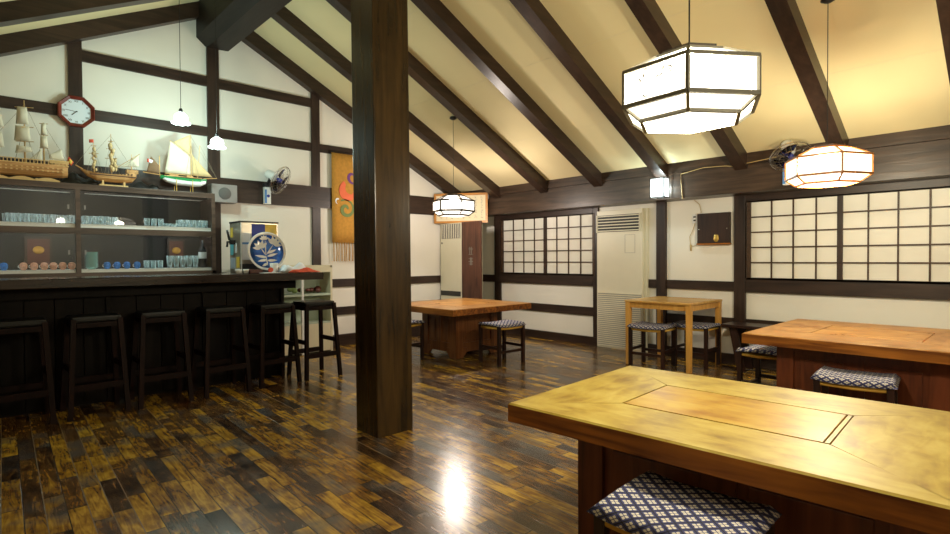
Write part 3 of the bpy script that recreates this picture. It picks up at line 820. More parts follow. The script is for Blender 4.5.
# stack of mint bowls
for i in range(12):
    o = lathe_obj('mint_bowl', [(0,.002),(.025,0),(.03,.004),(.052,.022),(.0535,.024),(.049,.024),(.028,.008),(0,.006)], MT['mint_china'], 20) if i == 0 else mb0.copy()
    if i == 0: mb0 = o
    else: C.objects.link(o)
    o.location = (.30, -5.105, zl+.0123*i)
    tag(o, 'mint green bowl in the tall nested stack on the lower shelf', 'bowl', 'nested mint bowls')
stem = None
for i, y in enumerate((-4.66, -4.60, -4.54)):
    tumbler(.30, y, zl, 'clear tumbler right of the blue teacups on the lower shelf', 'lower shelf tumblers')
for i, y in enumerate((-4.455, -4.395, -4.335, -4.275, -4.215)):
    if stem is None:
        stem = lathe_obj('beer_glass', [(0,.001),(.028,0),(.028,.004),(.020,.012),(.026,.05),(.031,.125),(.0295,.125),(.0245,.05),(.016,.016),(0,.014)], MT['cup_glass'], 16); o = stem
    else: o = stem.copy(); C.objects.link(o)
    o.location = (.30, y, zl); tag(o, 'tall clear beer glass in the right corner of the lower shelf', 'glass', 'tall beer glasses')
t = thing('black_bottle', 'dark bottle with a pale label in the right corner of the lower shelf', 'bottle', (.30, -4.145, zl))
MB().lathe([(0,0),(.036,.002),(.038,.01),(.038,.17),(.030,.20),(.014,.225),(.012,.285),(0,.286)], n=18).obj('bottle_body', MT['black'], t)
MB().lathe([(.0388,.095),(.0392,.097),(.0392,.16),(.0388,.162)], n=18).obj('bottle_label', MT['white_paper'], t)

# dark picture boards standing at the back of the lower compartment
for yy, w_, lab in ((-5.47, .20, 'dark framed picture standing behind the salmon teacups in the cabinet'), (-4.335, .17, 'dark framed picture standing behind the tall beer glasses')):
    t = thing('framed_picture', lab, 'picture', (.06, yy, zl), 0)
    MB().box(0, .012, -w_/2, w_/2, 0, .30).obj('picture_frame', MT['panel_dark'], t)
    pm = MB(); pm.box(.0125, .015, -w_/2+.02, w_/2-.02, .05, .28); pm.obj('picture', MT['red_brown'], t)
    MB().lathe([(0,0),(.035,0),(.035,.001),(0,.001)], n=16, mat=Matrix.Translation((.0155, 0, .18)) @ Matrix.Rotation(PI/2, 4, 'Y') @ Matrix.Diagonal((1,1.2,1,1))).obj('motif', MT['gold_cloth'], t)

# ------------------------------------------------------------------ cream shelf unit at the counter end
t = thing('shelf_unit', 'cream open shelf unit against the gable wall at the end of the bar', 'shelf', (.0125, -3.16, 0))
D0 = .29
b = MB(); b.box(0, D0, -.50, -.475, 0, 1.065); b.box(0, D0, .485, .51, 0, 1.065); b.box(0, D0, -.50, .51, 1.045, 1.07)
b.box(D0-.02, D0, -.475, .485, .985, 1.045)
b.obj('carcass', MT['cream_lam'], t)
MB().box(.0, .012, -.475, .485, 0, 1.045).obj('back_panel', MT['pale_green'], t)
MB().box(.012, D0-.002, -.475, .485, .70, .725).obj('shelf', MT['pale_green'], t)
MB().box(D0-.03, D0, .108, .135, 0, .985).obj('divider', MT['white_pl'], t)
MB().box(.012, D0-.002, -.475, .485, .36, .38).obj('shelf', MT['pale_green'], t)
MB().box(D0-.022, D0-.004, -.475, .10, .02, .36).obj('door', MT['cream_lam'], t)
MB().box(D0-.022, D0-.004, .14, .484, .02, .36).obj('door', MT['cream_lam'], t)
rnd = random.Random(5)
for i, (yy, mt, lab) in enumerate(((-3.20, MT['green_dye'], 'dark leafy bundle on the cream shelf unit left of its divider'), (-2.88, MT['red_brown'], 'dark red brown bundle on the cream shelf unit right of its divider'))):
    b = MB()
    for k in range(9): b.ball((rnd.uniform(-.05,.05), rnd.uniform(-.13,.13), .032+rnd.uniform(0,.03)), rnd.uniform(.022,.034), sc=(1,1.3,.9), n=6)
    o = b.obj('bundle', mt, None, (.17, yy, .7265)); tag(o, lab, 'bundle')

# ------------------------------------------------------------------ things on the counter
ZT = 1.0155
t = thing('drink_dispenser', 'boxy drink dispenser covered with stickers behind the blue plate', 'dispenser', (.75, -3.785, 1.0125))
MB().box(-.15, .15, -.185, .195, .0, .505, bev=.004).obj('body', MT['steel'], t)
MB().box(-.155, .155, -.19, .20, .505, .518).obj('lid', MT['black'], t)
b = MB(); b.box(.15, .156, -.19, .20, -.0, .09, ); b.obj('front_trim', MT['black'], t)
MB().box(.1505, .1530, -.172, -.09, .13, .40).obj('notice', MT['white_paper'], t)
MB().box(.1505, .1570, -.186, -.176, .0, .505).obj('corner_strip', MT['white_pl'], t)
MB().box(.1505, .1535, -.17, -.10, .285, .305).obj('notice_stripe', MT['blue_cloth'], t)
MB().box(.1505, .1530, -.075, .06, .30, .49).obj('poster', MT['blue_paper'], t)
MB().box(.1505, .1525, .06, .18, .33, .49).obj('poster', MT['yellow_paper'], t)
for (a, c, z0, z1, mt) in ((-.12,-.06,.36,.46,'yellow_paper'), (-.13,-.04,.18,.33,'cyan_paper'), (-.02,.05,.20,.30,'white_paper'), (.04,.12,.05,.16,'yellow_paper'), (-.12,0,.04,.15,'pale_blue_paper')):
    MB().box(a, c, -.1885, -.1852, z0, z1).obj('sticker', MT[mt], t)
tp = MB(); tp.box(-.02, .02, -.235, -.189, .285, .33); tp.tube([(0, -.235, .31), (-.0, -.26, .31), (0, -.265, .26)], .012, n=8); tp.tube([(0, -.24, .33), (0, -.262, .43)], .011, n=8)
tp.obj('tap', MT['black'], t)

t = thing('porcelain_plate', 'large round blue and white plate standing upright on the bar counter', 'plate', (1.10, -3.79, ZT))
R_ = Matrix.Rotation(math.radians(-42), 4, 'Z')          # not used for parts; kept square to the counter
def disc(mb, prof, c=(0,0,.21), m=None, n=48, tilt=.14):
    mb.lathe(prof, m, n, c=c, mat=Matrix.Rotation(PI/2 - tilt, 4, 'Y'))
b = MB(); disc(b, [(0,-.018),(.10,-.016),(.187,.006),(.192,.012),(.187,.013),(.165,.004),(.10,-.006),(0,-.007)]); b.obj('rim', MT['white_china'], t)
b = MB(); disc(b, [(0,-.0062),(.10,-.0052),(.165,.0048),(.166,.0054),(.10,-.0040),(0,-.0048)]); b.obj('blue_field', MT['plate_blue'], t)
# painted lilies and leaves as thin raised glaze, in plate space (u to the right = +y, v up)
def pet(mb, u0, v0, u1, v1, w, k=8):
    a = Vector((u0, v0)); c = Vector((u1, v1)); d = (c-a); nrm = Vector((-d.y, d.x)).normalized()
    up = [a + d*(i/k) + nrm*w*math.sin(PI*(i/k)**.8) for i in range(k+1)]; dn = [a + d*(i/k) - nrm*w*math.sin(PI*(i/k)**.8) for i in range(1, k)]
    pts = up + dn[::-1]
    M_ = Matrix.Translation((0,0,.21)) @ Matrix.Rotation(-.14, 4, 'Y')
    def P(q, o): 
        r = q.length; h = -.0045 if r < .1 else -.0045 + (r-.1)/.065*.0095
        return M_ @ Vector((h+o, q.x, q.y))
    c0 = sum(pts, Vector((0,0)))/len(pts); n = len(pts)
    v = [P(c0, .0022)] + [P(q, .0016) for q in pts] + [P(q, -.004) for q in pts]
    f = [(0, i+1, (i+1) % n+1) for i in range(n)] + [(i+1, n+i+1, n+(i+1) % n+1, (i+1) % n+1) for i in range(n)]
    mb.add(v, f)
b = MB()
for (u, v_, a0, s) in ((-.055, .030, 110, 1.35), (.070, .070, 60, 1.35), (-.02, .115, 95, .8)):
    for k in range(5):
        an = math.radians(a0 + (k-2)*34); pet(b, u, v_, u+.062*s*math.cos(an), v_+.062*s*math.sin(an), .013*s)
for st in (((-.0,-.15),(-.01,-.04)), ((-.01,-.04),(-.06,.04)), ((-.01,-.04),(.07,.07)), ((-.01,-.04),(-.01,.11))): pet(b, *st[0], *st[1], .005)
for lf in ((-.0,-.06,-.12,-.04), (0,-.08,-.10,-.10), (0,-.05,.11,-.02), (.0,-.09,.10,-.09), (.0,-.02,.10,.02), (0,-.12,-.06,-.15)): pet(b, *lf, .013)
b.obj('lily_painting', MT['white_china'], t)
b = MB()
for sy in (-1, 1): b.tube([(.05, sy*.07, .005), (.03, sy*.07, .035), (.0, sy*.07, .012), (-.07, sy*.07, .005), (-.055, sy*.07, .12)], .005, n=6)
b.tube([(-.055, -.07, .12), (-.055, .07, .12)], .004, n=6); b.tube([(-.03, -.07, .006), (-.03, .07, .006)], .004, n=6)
b.obj('stand', MT['ship_dark'], t)

def crumple(name, loc, sx, sy, h, mat, label, cat, seed, mat2=None):
    rnd = random.Random(seed); b = MB(); n = 14; v = []; f = []
    ph = [rnd.uniform(0, 6) for _ in range(6)]
    for i in range(n+1):
        for j in range(n+1):
            u = -1+2*i/n; w = -1+2*j/n; e = max(0, 1-max(abs(u), abs(w))**3)
            z = h*e*(.55 + .25*math.sin(4*u+ph[0]+2*w) + .2*math.sin(6*w+ph[1]))
            v.append((u*sx*(1+.1*math.sin(3*w+ph[2])), w*sy*(1+.12*math.sin(4*u+ph[3])), max(z, 0)+.002))
    for i in range(n):
        for j in range(n): f.append((i*(n+1)+j, (i+1)*(n+1)+j, (i+1)*(n+1)+j+1, i*(n+1)+j+1))
    b.add(v, f, None, True)
    o = b.obj(name, mat, None, loc); md = o.modifiers.new('t', 'SOLIDIFY'); md.thickness = .003; md.offset = 1
    return tag(o, label, cat)
crumple('folded_cloth', (1.20, -3.56, ZT), .09, .14, .10, MT['white_cloth'], 'crumpled white and blue cloth on the bar beside the plate', 'cloth', 2)
crumple('red_towel', (1.37, -3.53, ZT), .035, .15, .045, MT['red'], 'red towel lying along the front edge of the bar top', 'towel', 4)
t = thing('white_cup', 'white cup standing before the lower right of the blue plate', 'cup', (1.22, -3.77, ZT))
MB().lathe([(0,.0),(.026,.001),(.036,.03),(.040,.095),(.037,.095),(.033,.03),(0,.01)], n=20).obj('cup_body', MT['white_china'], t)
o = MB().box(-.05, .05, -.06, .06, 0, .035, bev=.006).obj('brown_box', MT['red_brown'], None, (1.24, -3.97, ZT)); tag(o, 'small brown box on the bar left of the plate base', 'box')
for i, y in enumerate((-4.12, -4.05)):
    o = lathe_obj('sake_cup', [(0,.0),(.020,.001),(.026,.02),(.028,.04),(.026,.04),(.02,.01),(0,.006)], MT['white_china'], 14); o.location = (1.25, y, ZT)
    tag(o, 'tiny white cup on the bar below the dispenser tap, ' + ('left' if i == 0 else 'right') + ' of the pair', 'cup')
o = MB().box(-.10, .10, -.08, .09, 0, .006, bev=.002).obj('tray', MT['white_china'], None, (1.27, -3.66, ZT)); tag(o, 'flat white tray under the cloths on the bar top', 'tray'); o.location = (1.30, -3.86, ZT)
o = MB().ball((0,0,.024), .024, sc=(1,1,1)).obj('red_ball', MT['red'], None, (1.32, -3.845, ZT+.0065)); tag(o, 'small round red ornament on the white tray', 'ornament')

# ------------------------------------------------------------------ gable wall: clock, speaker, fan, tapestry
t = thing('wall_clock', 'octagonal wall clock with dark red wooden rim and pale blue face', 'clock', (.0, -5.165, 2.565))
def octa(R, rot=PI/8): return [(R*math.cos(rot+PI/4*k), R*math.sin(rot+PI/4*k)) for k in range(8)]
b = MB(); o1 = octa(.155); o2 = octa(.122)
v = []
for x, o_ in ((0, o1), (.04, o1), (.045, octa(.148)), (.03, o2), (0.012, o2)): v += [(x, *p) for p in o_]
f = []
for r in range(4):
    for k in range(8): f.append((r*8+k, r*8+(k+1) % 8, (r+1)*8+(k+1) % 8, (r+1)*8+k))
b.add(v, f); b.obj('rim', MT['clock_red'], t)
MB().prism(o2, 0, .002, .02).obj('clock_face', MT['clock_face'], t)
def text(s, size, mat, parent, loc, rot, name='numeral', ext=.0006):
    c = bpy.data.curves.new(name, 'FONT'); c.body = s; c.size = size; c.extrude = ext; c.align_x = 'CENTER'; c.align_y = 'CENTER'
    tmp = bpy.data.objects.new(name, c); C.objects.link(tmp)
    dg = bpy.context.evaluated_depsgraph_get(); dg.update()
    me = bpy.data.meshes.new_from_object(tmp.evaluated_get(dg)); bpy.data.objects.remove(tmp)
    me.materials.clear(); me.materials.append(mat)
    o = bpy.data.objects.new(name, me); C.objects.link(o); o.parent = parent; o.location = loc; o.rotation_euler = rot
    return o
for i, s_ in enumerate(('XII','I','II','III','IIII','V','VI','VII','VIII','IX','X','XI')):
    an = PI/2 - i*PI/6
    text(s_, .027, MT['black'], t, (.0212, .098*math.cos(an), .098*math.sin(an)), (PI/2, 0, PI/2))
b = MB(); a1 = math.radians(90-8.75*30+5); a2 = PI - .03
for an, ln, w in ((math.radians(225), .052, .006), (math.radians(174), .085, .004)):
    b.bar((.023, -.01*math.cos(an), -.01*math.sin(an)), (.023, ln*math.cos(an), ln*math.sin(an)), w, .002, up=(1,0,0))
b.obj('clock_hands', MT['black'], t)

t = thing('wall_speaker', 'small grey box loudspeaker on the wide beam right of the sailing boat', 'speaker', (.008, -3.865, 1.875))
MB().box(.0, .15, -.135, .135, -.10, .10, bev=.008).obj('speaker_cabinet', MT['grey_pl'], t)
b = MB(); b.lathe([(0,0),(.06,.001),(.066,.004),(.064,.006),(0,.004)], n=28, c=(.150, 0, 0), mat=Matrix.Rotation(PI/2, 4, 'Y')); b.obj('speaker_cone', MT['grey_dk'], t)

def fan(label, loc, rz, head_tilt, head_yaw, panel_h=.20):
    """wall fan: bracket box on the wall (wall behind at local x=0), motor and guard"""
    t = thing('wall_fan', label, 'fan', loc, rz)
    MB().box(0, .05, -.038, .038, 0, panel_h, bev=.005).obj('control_box', MT['white_pl'], t)
    MB().box(.0502, .052, -.036, -.012, .01, panel_h-.03).obj('blue_panel', MT['blue_cloth'], t)
    b = MB(); b.lathe([(0,0),(.018,0),(.018,.002),(0,.002)], n=16, c=(.0505, .006, .095), mat=Matrix.Rotation(PI/2, 4, 'Y')); b.obj('dial', MT['blue_paper'], t)
    b = MB(); b.box(.0, .06, -.045, .045, panel_h, panel_h+.05, bev=.01); b.tube([(.04, 0, panel_h+.03), (.09, 0, panel_h+.065), (.12, 0, panel_h+.10)], .018, n=10); b.obj('neck', MT['black'], t)
    H = bpy.data.objects.new('fan_head', None)
    M_ = Matrix.Translation((.12, .035, panel_h+.12)) @ Matrix.Rotation(head_yaw, 4, 'Z') @ Matrix.Rotation(head_tilt, 4, 'Y')
    RX = Matrix.Rotation(PI/2, 4, 'Y')
    b = MB(); b.lathe([(0,-.09),(.04,-.088),(.052,-.075),(.056,.02),(.045,.05),(0,.052)], n=20, mat=M_ @ RX); b.obj('motor_housing', MT['white_pl'], t)
    R = .175
    b = MB()
    def ring(rad, x, r_=.003, n=40):
        pts = [M_ @ Vector((x, rad*math.cos(2*PI*k/n), rad*math.sin(2*PI*k/n))) for k in range(n+1)]; b.tube(pts, r_, n=6, cap=False)
    ring(R, .10, .0045); ring(R*.6, .135, .0018); ring(R*.6, .06, .0018); ring(.035, .145, .003); ring(R*.95, .12, .002); ring(R*.95, .08, .002)
    for k in range(20):
        a = 2*PI*k/20; cs, sn = math.cos(a), math.sin(a)
        b.tube([M_ @ Vector((x, r_*cs, r_*sn)) for x, r_ in ((.052, .04), (.058, .10), (.10, R), (.135, .10), (.145, .03))], .0011, n=4)
    b.obj('wire_guard', MT['chrome'], t)
    b = MB()
    for k in range(3):
        a0 = 2*PI*k/3; v = []; f = []
        for i in range(7):
            for j in range(6):
                rr = .025 + .115*i/6; aa = a0 + (j/5-.5)*(1.35 if i > 1 else .8); x = .098 + (j/5-.5)*.035
                v.append(M_ @ Vector((x, rr*math.cos(aa), rr*math.sin(aa))))
        for i in range(6):
            for j in range(5): f.append((i*6+j, (i+1)*6+j, (i+1)*6+j+1, i*6+j+1))
        b.add(v, f, None, True)
    o = b.obj('fan_blades', MT['fan_glass'], t); md = o.modifiers.new('t', 'SOLIDIFY'); md.thickness = .002
    b = MB(); b.lathe([(0,.055),(.012,.055),(.024,.085),(.024,.118),(0,.125)], n=16, mat=M_ @ RX); b.obj('hub', MT['blue_paper'], t)
    return t
fan('oscillating wall fan on the gable wall beam above the drink dispenser', (.010, -3.345, 1.80), 0, .50, .72)
fan('wall fan on the beam over the right paper screens, tilted downwards behind a lantern', (4.70, -.266, 1.82), -PI/2, .92, .62)

# tapestry
t = thing('tapestry', 'ochre woven hanging with a coral and green swirl and fringe, beside the pillar', 'tapestry', (.025, -2.495, 1.36))
MB().sheet([(0,0,0), (0,.62,0), (0,.62,1.17), (0,0,1.17)], bulge=.012, n=8, th=.004).obj('cloth', MT['gold_cloth'], t)
MB().tube([(.004, -.02, 1.175), (.004, .64, 1.175)], .010, n=8).obj('hanging_rod', MT['stool_dark'], t)
b = MB()
for k in range(16):
    y = .02 + .58*k/15; b.tube([(.004, y, 0), (.004+.004*math.sin(k), y+.006*math.sin(k*2.1), -.13), (.003, y+.004*math.cos(k*1.7), -.245)], .0065, n=6)
b.obj('fringe', MT['gold_cloth'], t)
def swirl(mb, cy, cz, r0, r1, turns, a0, w, x):
    n = 40; v = []; f = []
    for i in range(n+1):
        q = i/n; a = a0 + turns*2*PI*q; r = r0 + (r1-r0)*q; ww = w*(.4+.6*math.sin(PI*min(1, q*1.1+.05)))
        for s_ in (-1, 1):
            for dx in (0, .003): v.append((x+dx, cy+(r+s_*ww/2)*math.cos(a), cz+(r+s_*ww/2)*math.sin(a)))
    for i in range(n):
        k = i*4; f += [(k+1, k+3, k+7, k+5), (k, k+4, k+6, k+2), (k, k+1, k+5, k+4), (k+2, k+6, k+7, k+3)]
    mb.add(v, f)
for mt, args in (('green_dye', (.20, .44, .02, .13, 1.35, 0, .05)), ('coral', (.26, .68, .13, .06, .6, 2.2, .11)), ('purple_dye', (.30, .87, .03, .10, .8, 1, .04)), ('white_cloth', (.085, .545, .02, .045, .5, 1.2, .022))):
    b = MB(); swirl(b, *args, .0165); b.obj('swirl_motif', MT[mt], t)

# ------------------------------------------------------------------ corner: air conditioner, signboard, calligraphy
def louvres(mb, x0, x1, y, z0, z1, n, th=.006, d=.012):
    for i in range(n):
        z = z0 + (z1-z0)*(i+.5)/n; mb.box(x0, x1, y-d, y, z-th/2, z+th/2)
t = thing('air_conditioner', 'narrow cream floor standing air conditioner in the far corner', 'air conditioner', (.03, -.44, 0))
MB().box(0, .475, -.24, .20, 0.0, 1.668, bev=.008).obj('body', MT['cream_metal'], t)
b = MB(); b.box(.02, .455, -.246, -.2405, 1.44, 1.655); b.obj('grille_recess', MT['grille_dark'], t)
b = MB()
for i in range(11): 
    x = .035 + .405*i/10; b.box(x-.005, x+.005, -.256, -.244, 1.44, 1.655)
b.obj('grille_slats', MT['cream_metal2'], t)
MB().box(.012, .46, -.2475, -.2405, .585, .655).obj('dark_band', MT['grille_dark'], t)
MB().box(.03, .05, -.246, -.2405, 1.36, 1.385).obj('badge', MT['black'], t)
t = thing('wooden_signboard', 'tall dark plank signboard with carved writing, beside the corner air conditioner', 'sign', (.765, -.712, 0), 0)
MB().box(-.195, .195, -.02, .02, 0, 1.668, bev=.01).obj('board', MT['signboard'], t)
rnd = random.Random(21)
for k in range(2):
    b = MB()
    for q in range(9):      # worn carving, too faint to read
        zz = 1.25-.15*k + rnd.uniform(-.055, .055); xx = rnd.uniform(-.03, .03)
        if q % 2: b.box(-.045, .045, -.0215, -.0195, zz-.003, zz+.003)
        else: b.box(xx-.003, xx+.003, -.0216, -.0195, 1.25-.15*k-.055, 1.25-.15*k+.055)
    b.obj('worn_carving', MT['ink'], t)

t = thing('calligraphy_frame', 'orange wooden framed calligraphy hung high across the far corner', 'picture', (.255, -.50, 1.90), 0)
Wf, Hf = .41, .222
ang = math.atan2(.47, .66)
t.rotation_euler = (0, 0, ang); t.location = (.362, -.555, 1.893)
b = MB()
b.box(-Wf, Wf, -.014, .014, -Hf, -Hf+.032); b.box(-Wf, Wf, -.014, .014, Hf-.032, Hf); b.box(-Wf, -Wf+.032, -.0138, .0138, -Hf+.03, Hf-.03); b.box(Wf-.032, Wf, -.0138, .0138, -Hf+.03, Hf-.03)
b.obj('picture_frame', MT['frame_orange'], t)
MB().box(-Wf+.03, Wf-.03, -.004, .008, -Hf+.03, Hf-.03).obj('paper', MT['calli_paper'], t)
b = MB(); rnd = random.Random(9)
for c_ in range(9):
    x = Wf-.09-c_*.09
    for r_ in range(9):
        z = Hf-.07-r_*.037
        for q in range(3):
            a = rnd.uniform(0, PI); l = rnd.uniform(.006, .014); xx = x+rnd.uniform(-.012,.012); zz = z+rnd.uniform(-.01,.01)
            b.bar((xx-l*math.cos(a), -.0052, zz-l*math.sin(a)), (xx+l*math.cos(a), -.0052, zz+l*math.sin(a)), .003, .0015, up=(0,1,0))
b.obj('brush_writing', MT['ink'], t)
b = MB()
for x in (-Wf+.02, Wf-.02): b.box(x-.03, x+.03, .0145, .03, Hf-.09, Hf-.02)
b.obj('hanging_bracket', MT['grey_pl'], t)

# big air conditioner between the posts
t = thing('air_conditioner', 'tall wide cream air conditioner with slatted grilles beside the left paper screens', 'air conditioner', (2.70, 0, 0))
MB().box(-.28, .36, -.055, .025, .0, 1.735, bev=.006).obj('body', MT['cream_metal2'], t)
MB().box(.361, .405, -.02, .025, .0, 1.735).obj('side_filler', MT['cream_metal'], t)
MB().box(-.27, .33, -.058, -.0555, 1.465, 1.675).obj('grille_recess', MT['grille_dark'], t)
b = MB(); louvres(b, -.275, .335, -.058, 1.46, 1.68, 6, .012, .014); b.box(-.28, -.262, -.072, -.056, 1.46, 1.68); b.box(.322, .34, -.072, -.056, 1.46, 1.68); b.obj('upper_grille', MT['cream_metal'], t)
MB().box(-.265, .345, -.0572, -.0555, .03, .70).obj('grille_recess', MT['grey_pl'], t)
b = MB(); louvres(b, -.265, .345, -.0573, .02, .71, 28, .015, .010); b.obj('lower_grille', MT['cream_metal2'], t)
b = MB()
for z in (1.20, 1.42): b.box(.125, .263, -.0572, -.0552, z, z+.003)
for x in (.125, .26): b.box(x, x+.003, -.0572, -.0552, 1.20, 1.42)
b.obj('hatch_outline', MT['grey_pl'], t)

# control panel and wires
t = thing('control_panel', 'dark wooden box panel hung on the white wall between the two posts', 'panel', (3.885, .03, 1.46))
MB().box(-.175, .175, -.05, 0, -.165, .165, bev=.003).obj('panel_box', MT['panel_dark'], t)
MB().box(-.18, .18, -.056, -.0, -.180, -.165).obj('ledge', MT['edge'], t)
b = MB(); b.lathe([(0,0),(.022,0),(.030,-.05),(.012,-.075),(0,-.078)], n=14, c=(.035, -.052, -.075), mat=None); 
o = b.obj('bell', MT['brass'], t)
o.scale = (1, .35, 1); o.location = (0, -.034, 0)
b = MB()
for x in (-.15, .15): b.ball((x, -.052, -.01), .007, n=6)
b.obj('screw', MT['chrome'], t)
t = thing('wall_socket', 'white socket with wires left of the dark wooden panel', 'socket', (3.665, .03, 1.575))
MB().box(-.028, .028, -.014, 0, -.05, .05, bev=.003).obj('plate', MT['white_pl'], t)
b = MB(); b.box(-.014, .014, -.0155, -.0142, .012, .028); b.box(-.014, .014, -.0155, -.0142, -.026, -.010); b.obj('outlet', MT['black'], t)
b = MB(); b.tube([(-.0, -.006, -.05), (-.02, -.008, -.12), (-.06, -.008, -.20), (-.05, -.008, -.29), (-.02, -.01, -.31), (.04, -.008, -.29)], .003, n=6); b.obj('hanging_wire', MT['wire'], t)
MB().tube([(-.048, -.008, -.29), (-.045, -.01, -.36)], .010, n=8).obj('connector', MT['wire'], t)
b = MB(); b.tube([(3.67, .022, 1.625), (3.74, .02, 1.64), (3.72, .02, 1.73), (3.66, .02, 1.785)], .0035, n=6)
b.tube([(3.66, -.268, 1.78), (3.645, -.270, 1.95), (3.64, -.268, 2.05), (3.9, -.287, 2.085), (4.12, -.287, 2.075), (4.2, -.287, 2.06), (4.32, -.287, 2.075), (4.6, -.287, 2.10)], .0045, n=6)
o = b.obj('electric_wire', MT['wire']); tag(o, 'tan wire stapled along the beam and dropping to the socket', 'wire')

# ------------------------------------------------------------------ model ships on the cabinet
ZS = 1.8385
def hull(mb, st, m=None, n=7):
    """st: list of (y, z_keel, z_deck, half_width)"""
    v = []; f = []
    for (y, zk, zd, w) in st:
        for i in range(n):
            a = PI*i/(n-1); x = -w*math.cos(a); z = zd - (zd-zk)*math.sin(a)**.7
            v.append((x, y, z))
    for s_ in range(len(st)-1):
        for i in range(n-1): f.append((s_*n+i, s_*n+i+1, (s_+1)*n+i+1, (s_+1)*n+i))
        f.append((s_*n+n-1, s_*n, (s_+1)*n, (s_+1)*n+n-1))
    f += [tuple(range(n)), tuple(range((len(st)-1)*n, len(st)*n))[::-1]]
    mb.add(v, f, m, False)
# ship 1: large galleon, cream square sails
t = thing('model_ship', 'largest wooden model galleon with cream sails at the far left of the cabinet', 'model ship', (.28, -5.60, ZS), 0, 'model ships on the cabinet')
b = MB(); st = [(-.46, .10, .17, .01), (-.38, .055, .155, .04), (-.2, .045, .15, .06), (.0, .045, .15, .062), (.2, .048, .155, .058), (.29, .052, .175, .05), (.33, .06, .20, .042)]
hull(b, st); b.obj('hull', MT['ship_wood'], t)
b = MB()
for z in (.095, .12): 
    for y in [(-.34+.035*i) for i in range(19)]: b.box(.048, .064, y-.007, y+.007, z-.005, z+.006)
b.obj('gun_ports', MT['ship_pale'], t)
b = MB(); b.box(-.05, .05, .20, .335, .17, .20); b.box(-.052, .052, -.36, .335, .150, .158)
for i in range(28): b.box(.047, .052, -.36+.025*i-.003, -.36+.025*i+.003, .158, .185)
b.box(.046, .053, -.37, .335, .185, .191); b.obj('deck_rail', MT['ship_pale'], t)
b = MB(); pr = []
for i in range(41):
    q = i/40; y = -.42 + .69*q; pr.append((y, .018 + .022*abs(math.sin(q*PI*4))))
b.prism([(-.42, 0)] + [(-.42, .0)] * 0 + [(.27, 0), (.27, .045)] + [(y, z) for y, z in pr[::-1]], 0, .028, .038); b.prism([(-.42, 0), (.27, 0), (.27, .045)] + [(y, z) for y, z in pr[::-1]], 0, -.038, -.028)
b.box(-.03, .03, -.3, -.28, 0, .03); b.box(-.03, .03, .1, .12, 0, .03); b.obj('cradle', MT['ship_pale'], t)
b = MB()
for y, h in ((.035, .70), (-.20, .62), (.165, .53)): b.tube([(0, y, .12), (0, y, h)], .008, n=8, r2=.003)
for y, zs, hw in ((.035, (.345, .47, .64), .06), (.165, (.305, .42, .52), .03), (-.20, (.26, .40, .58), .07)):
    for z in zs: b.tube([(-hw*.5, y-hw, z), (hw*.5, y+hw, z)], .003, n=6)
b.tube([(0, -.44, .15), (0, -.62, .24)], .007, n=8, r2=.003); b.box(-.02, .02, .015, .055, .455, .468)
b.obj('masts', MT['ship_pale'], t)
def sqsail(mb, y, z0, z1, w0, w1, bl=.02): mb.sheet([(.01-w0*.25, y-w0, z0), (.01+w0*.25, y+w0, z0), (.01+w1*.25, y+w1, z1), (.01-w1*.25, y-w1, z1)], bulge=bl, nrm=(.9, -.4, 0))
b = MB(); sqsail(b, .02, .345, .475, .055, .045); sqsail(b, .02, .49, .64, .042, .032)
sqsail(b, .165, .305, .41, .028, .022); sqsail(b, .165, .42, .52, .02, .016)
sqsail(b, -.18, .27, .40, .08, .065); sqsail(b, -.17, .44, .56, .07, .05)
b.sheet([(0, .20, .22), (0, .31, .205), (0, .29, .31), (0, .20, .25)], bulge=.006)
b.sheet([(0, -.03, .24), (0, .09, .26), (0, .08, .30), (0, -.02, .31)], bulge=.02)
b.sheet([(0, .06, .19), (0, .15, .19), (0, .15, .29), (0, .149, .295)], bulge=.006)
b.obj('sails', MT['sail'], t)
b = MB()
for y, h in ((.035, .64), (.165, .50), (-.20, .58)):
    for s_ in (-.07, .0, .07):
        for sx in (-1, 1): b.tube([(sx*.045, y+s_, .16), (0, y, h*.75)], .0012, n=4)
b.tube([(0, .035, .68), (0, .165, .35)], .0011, n=4); b.tube([(0, .165, .52), (0, .33, .2)], .0011, n=4); b.tube([(0, -.20, .6), (0, -.6, .24)], .0011, n=4); b.tube([(0, .035, .66), (0, -.2, .3)], .0011, n=4)
b.obj('rigging', MT['rope'], t)

MB().sheet([(.03, .325, .20), (.03, .355, .165), (.03, .372, .20), (.03, .337, .25)], bulge=.004, n=3).obj('stern_flag', MT['red'], t)
MB().sheet([(.032, .332, .196), (.032, .352, .178), (.032, .365, .205), (.032, .343, .228)], bulge=.004, n=3, th=.003).obj('stern_flag_stripe', MT['yellow_paper'], t)
# ship 2: slender galleon, rigging without square sails
t = thing('model_ship', 'middle wooden model galleon with bare golden rigging and small flag', 'model ship', (.31, -4.94, ZS), 0, 'model ships on the cabinet')
b = MB(); hull(b, [(-.235, .14, .15, .006), (-.19, .085, .135, .025), (-.12, .05, .12, .04), (0, .045, .115, .046), (.10, .045, .125, .045), (.165, .055, .15, .038), (.20, .10, .18, .03)])
b.box(-.03, .03, .12, .215, .14, .175); b.tube([(0, -.22, .145), (0, -.275, .178)], .005, n=6); b.obj('hull', MT['ship_wood'], t)
b = MB(); b.box(-.046, .046, -.17, .19, .100, .107)
for i in range(12): b.box(.042, .049, -.15+.028*i-.005, -.15+.028*i+.005, .118, .132)
b.obj('hull_bands', MT['ship_dark'], t)
b = MB(); b.box(-.03, .03, -.10, .13, .0, .018, bev=.003)
for y in (-.07, .10): b.box(-.022, .022, y-.008, y+.008, .018, .062)
b.obj('stand', MT['ship_pale'], t)
b = MB()
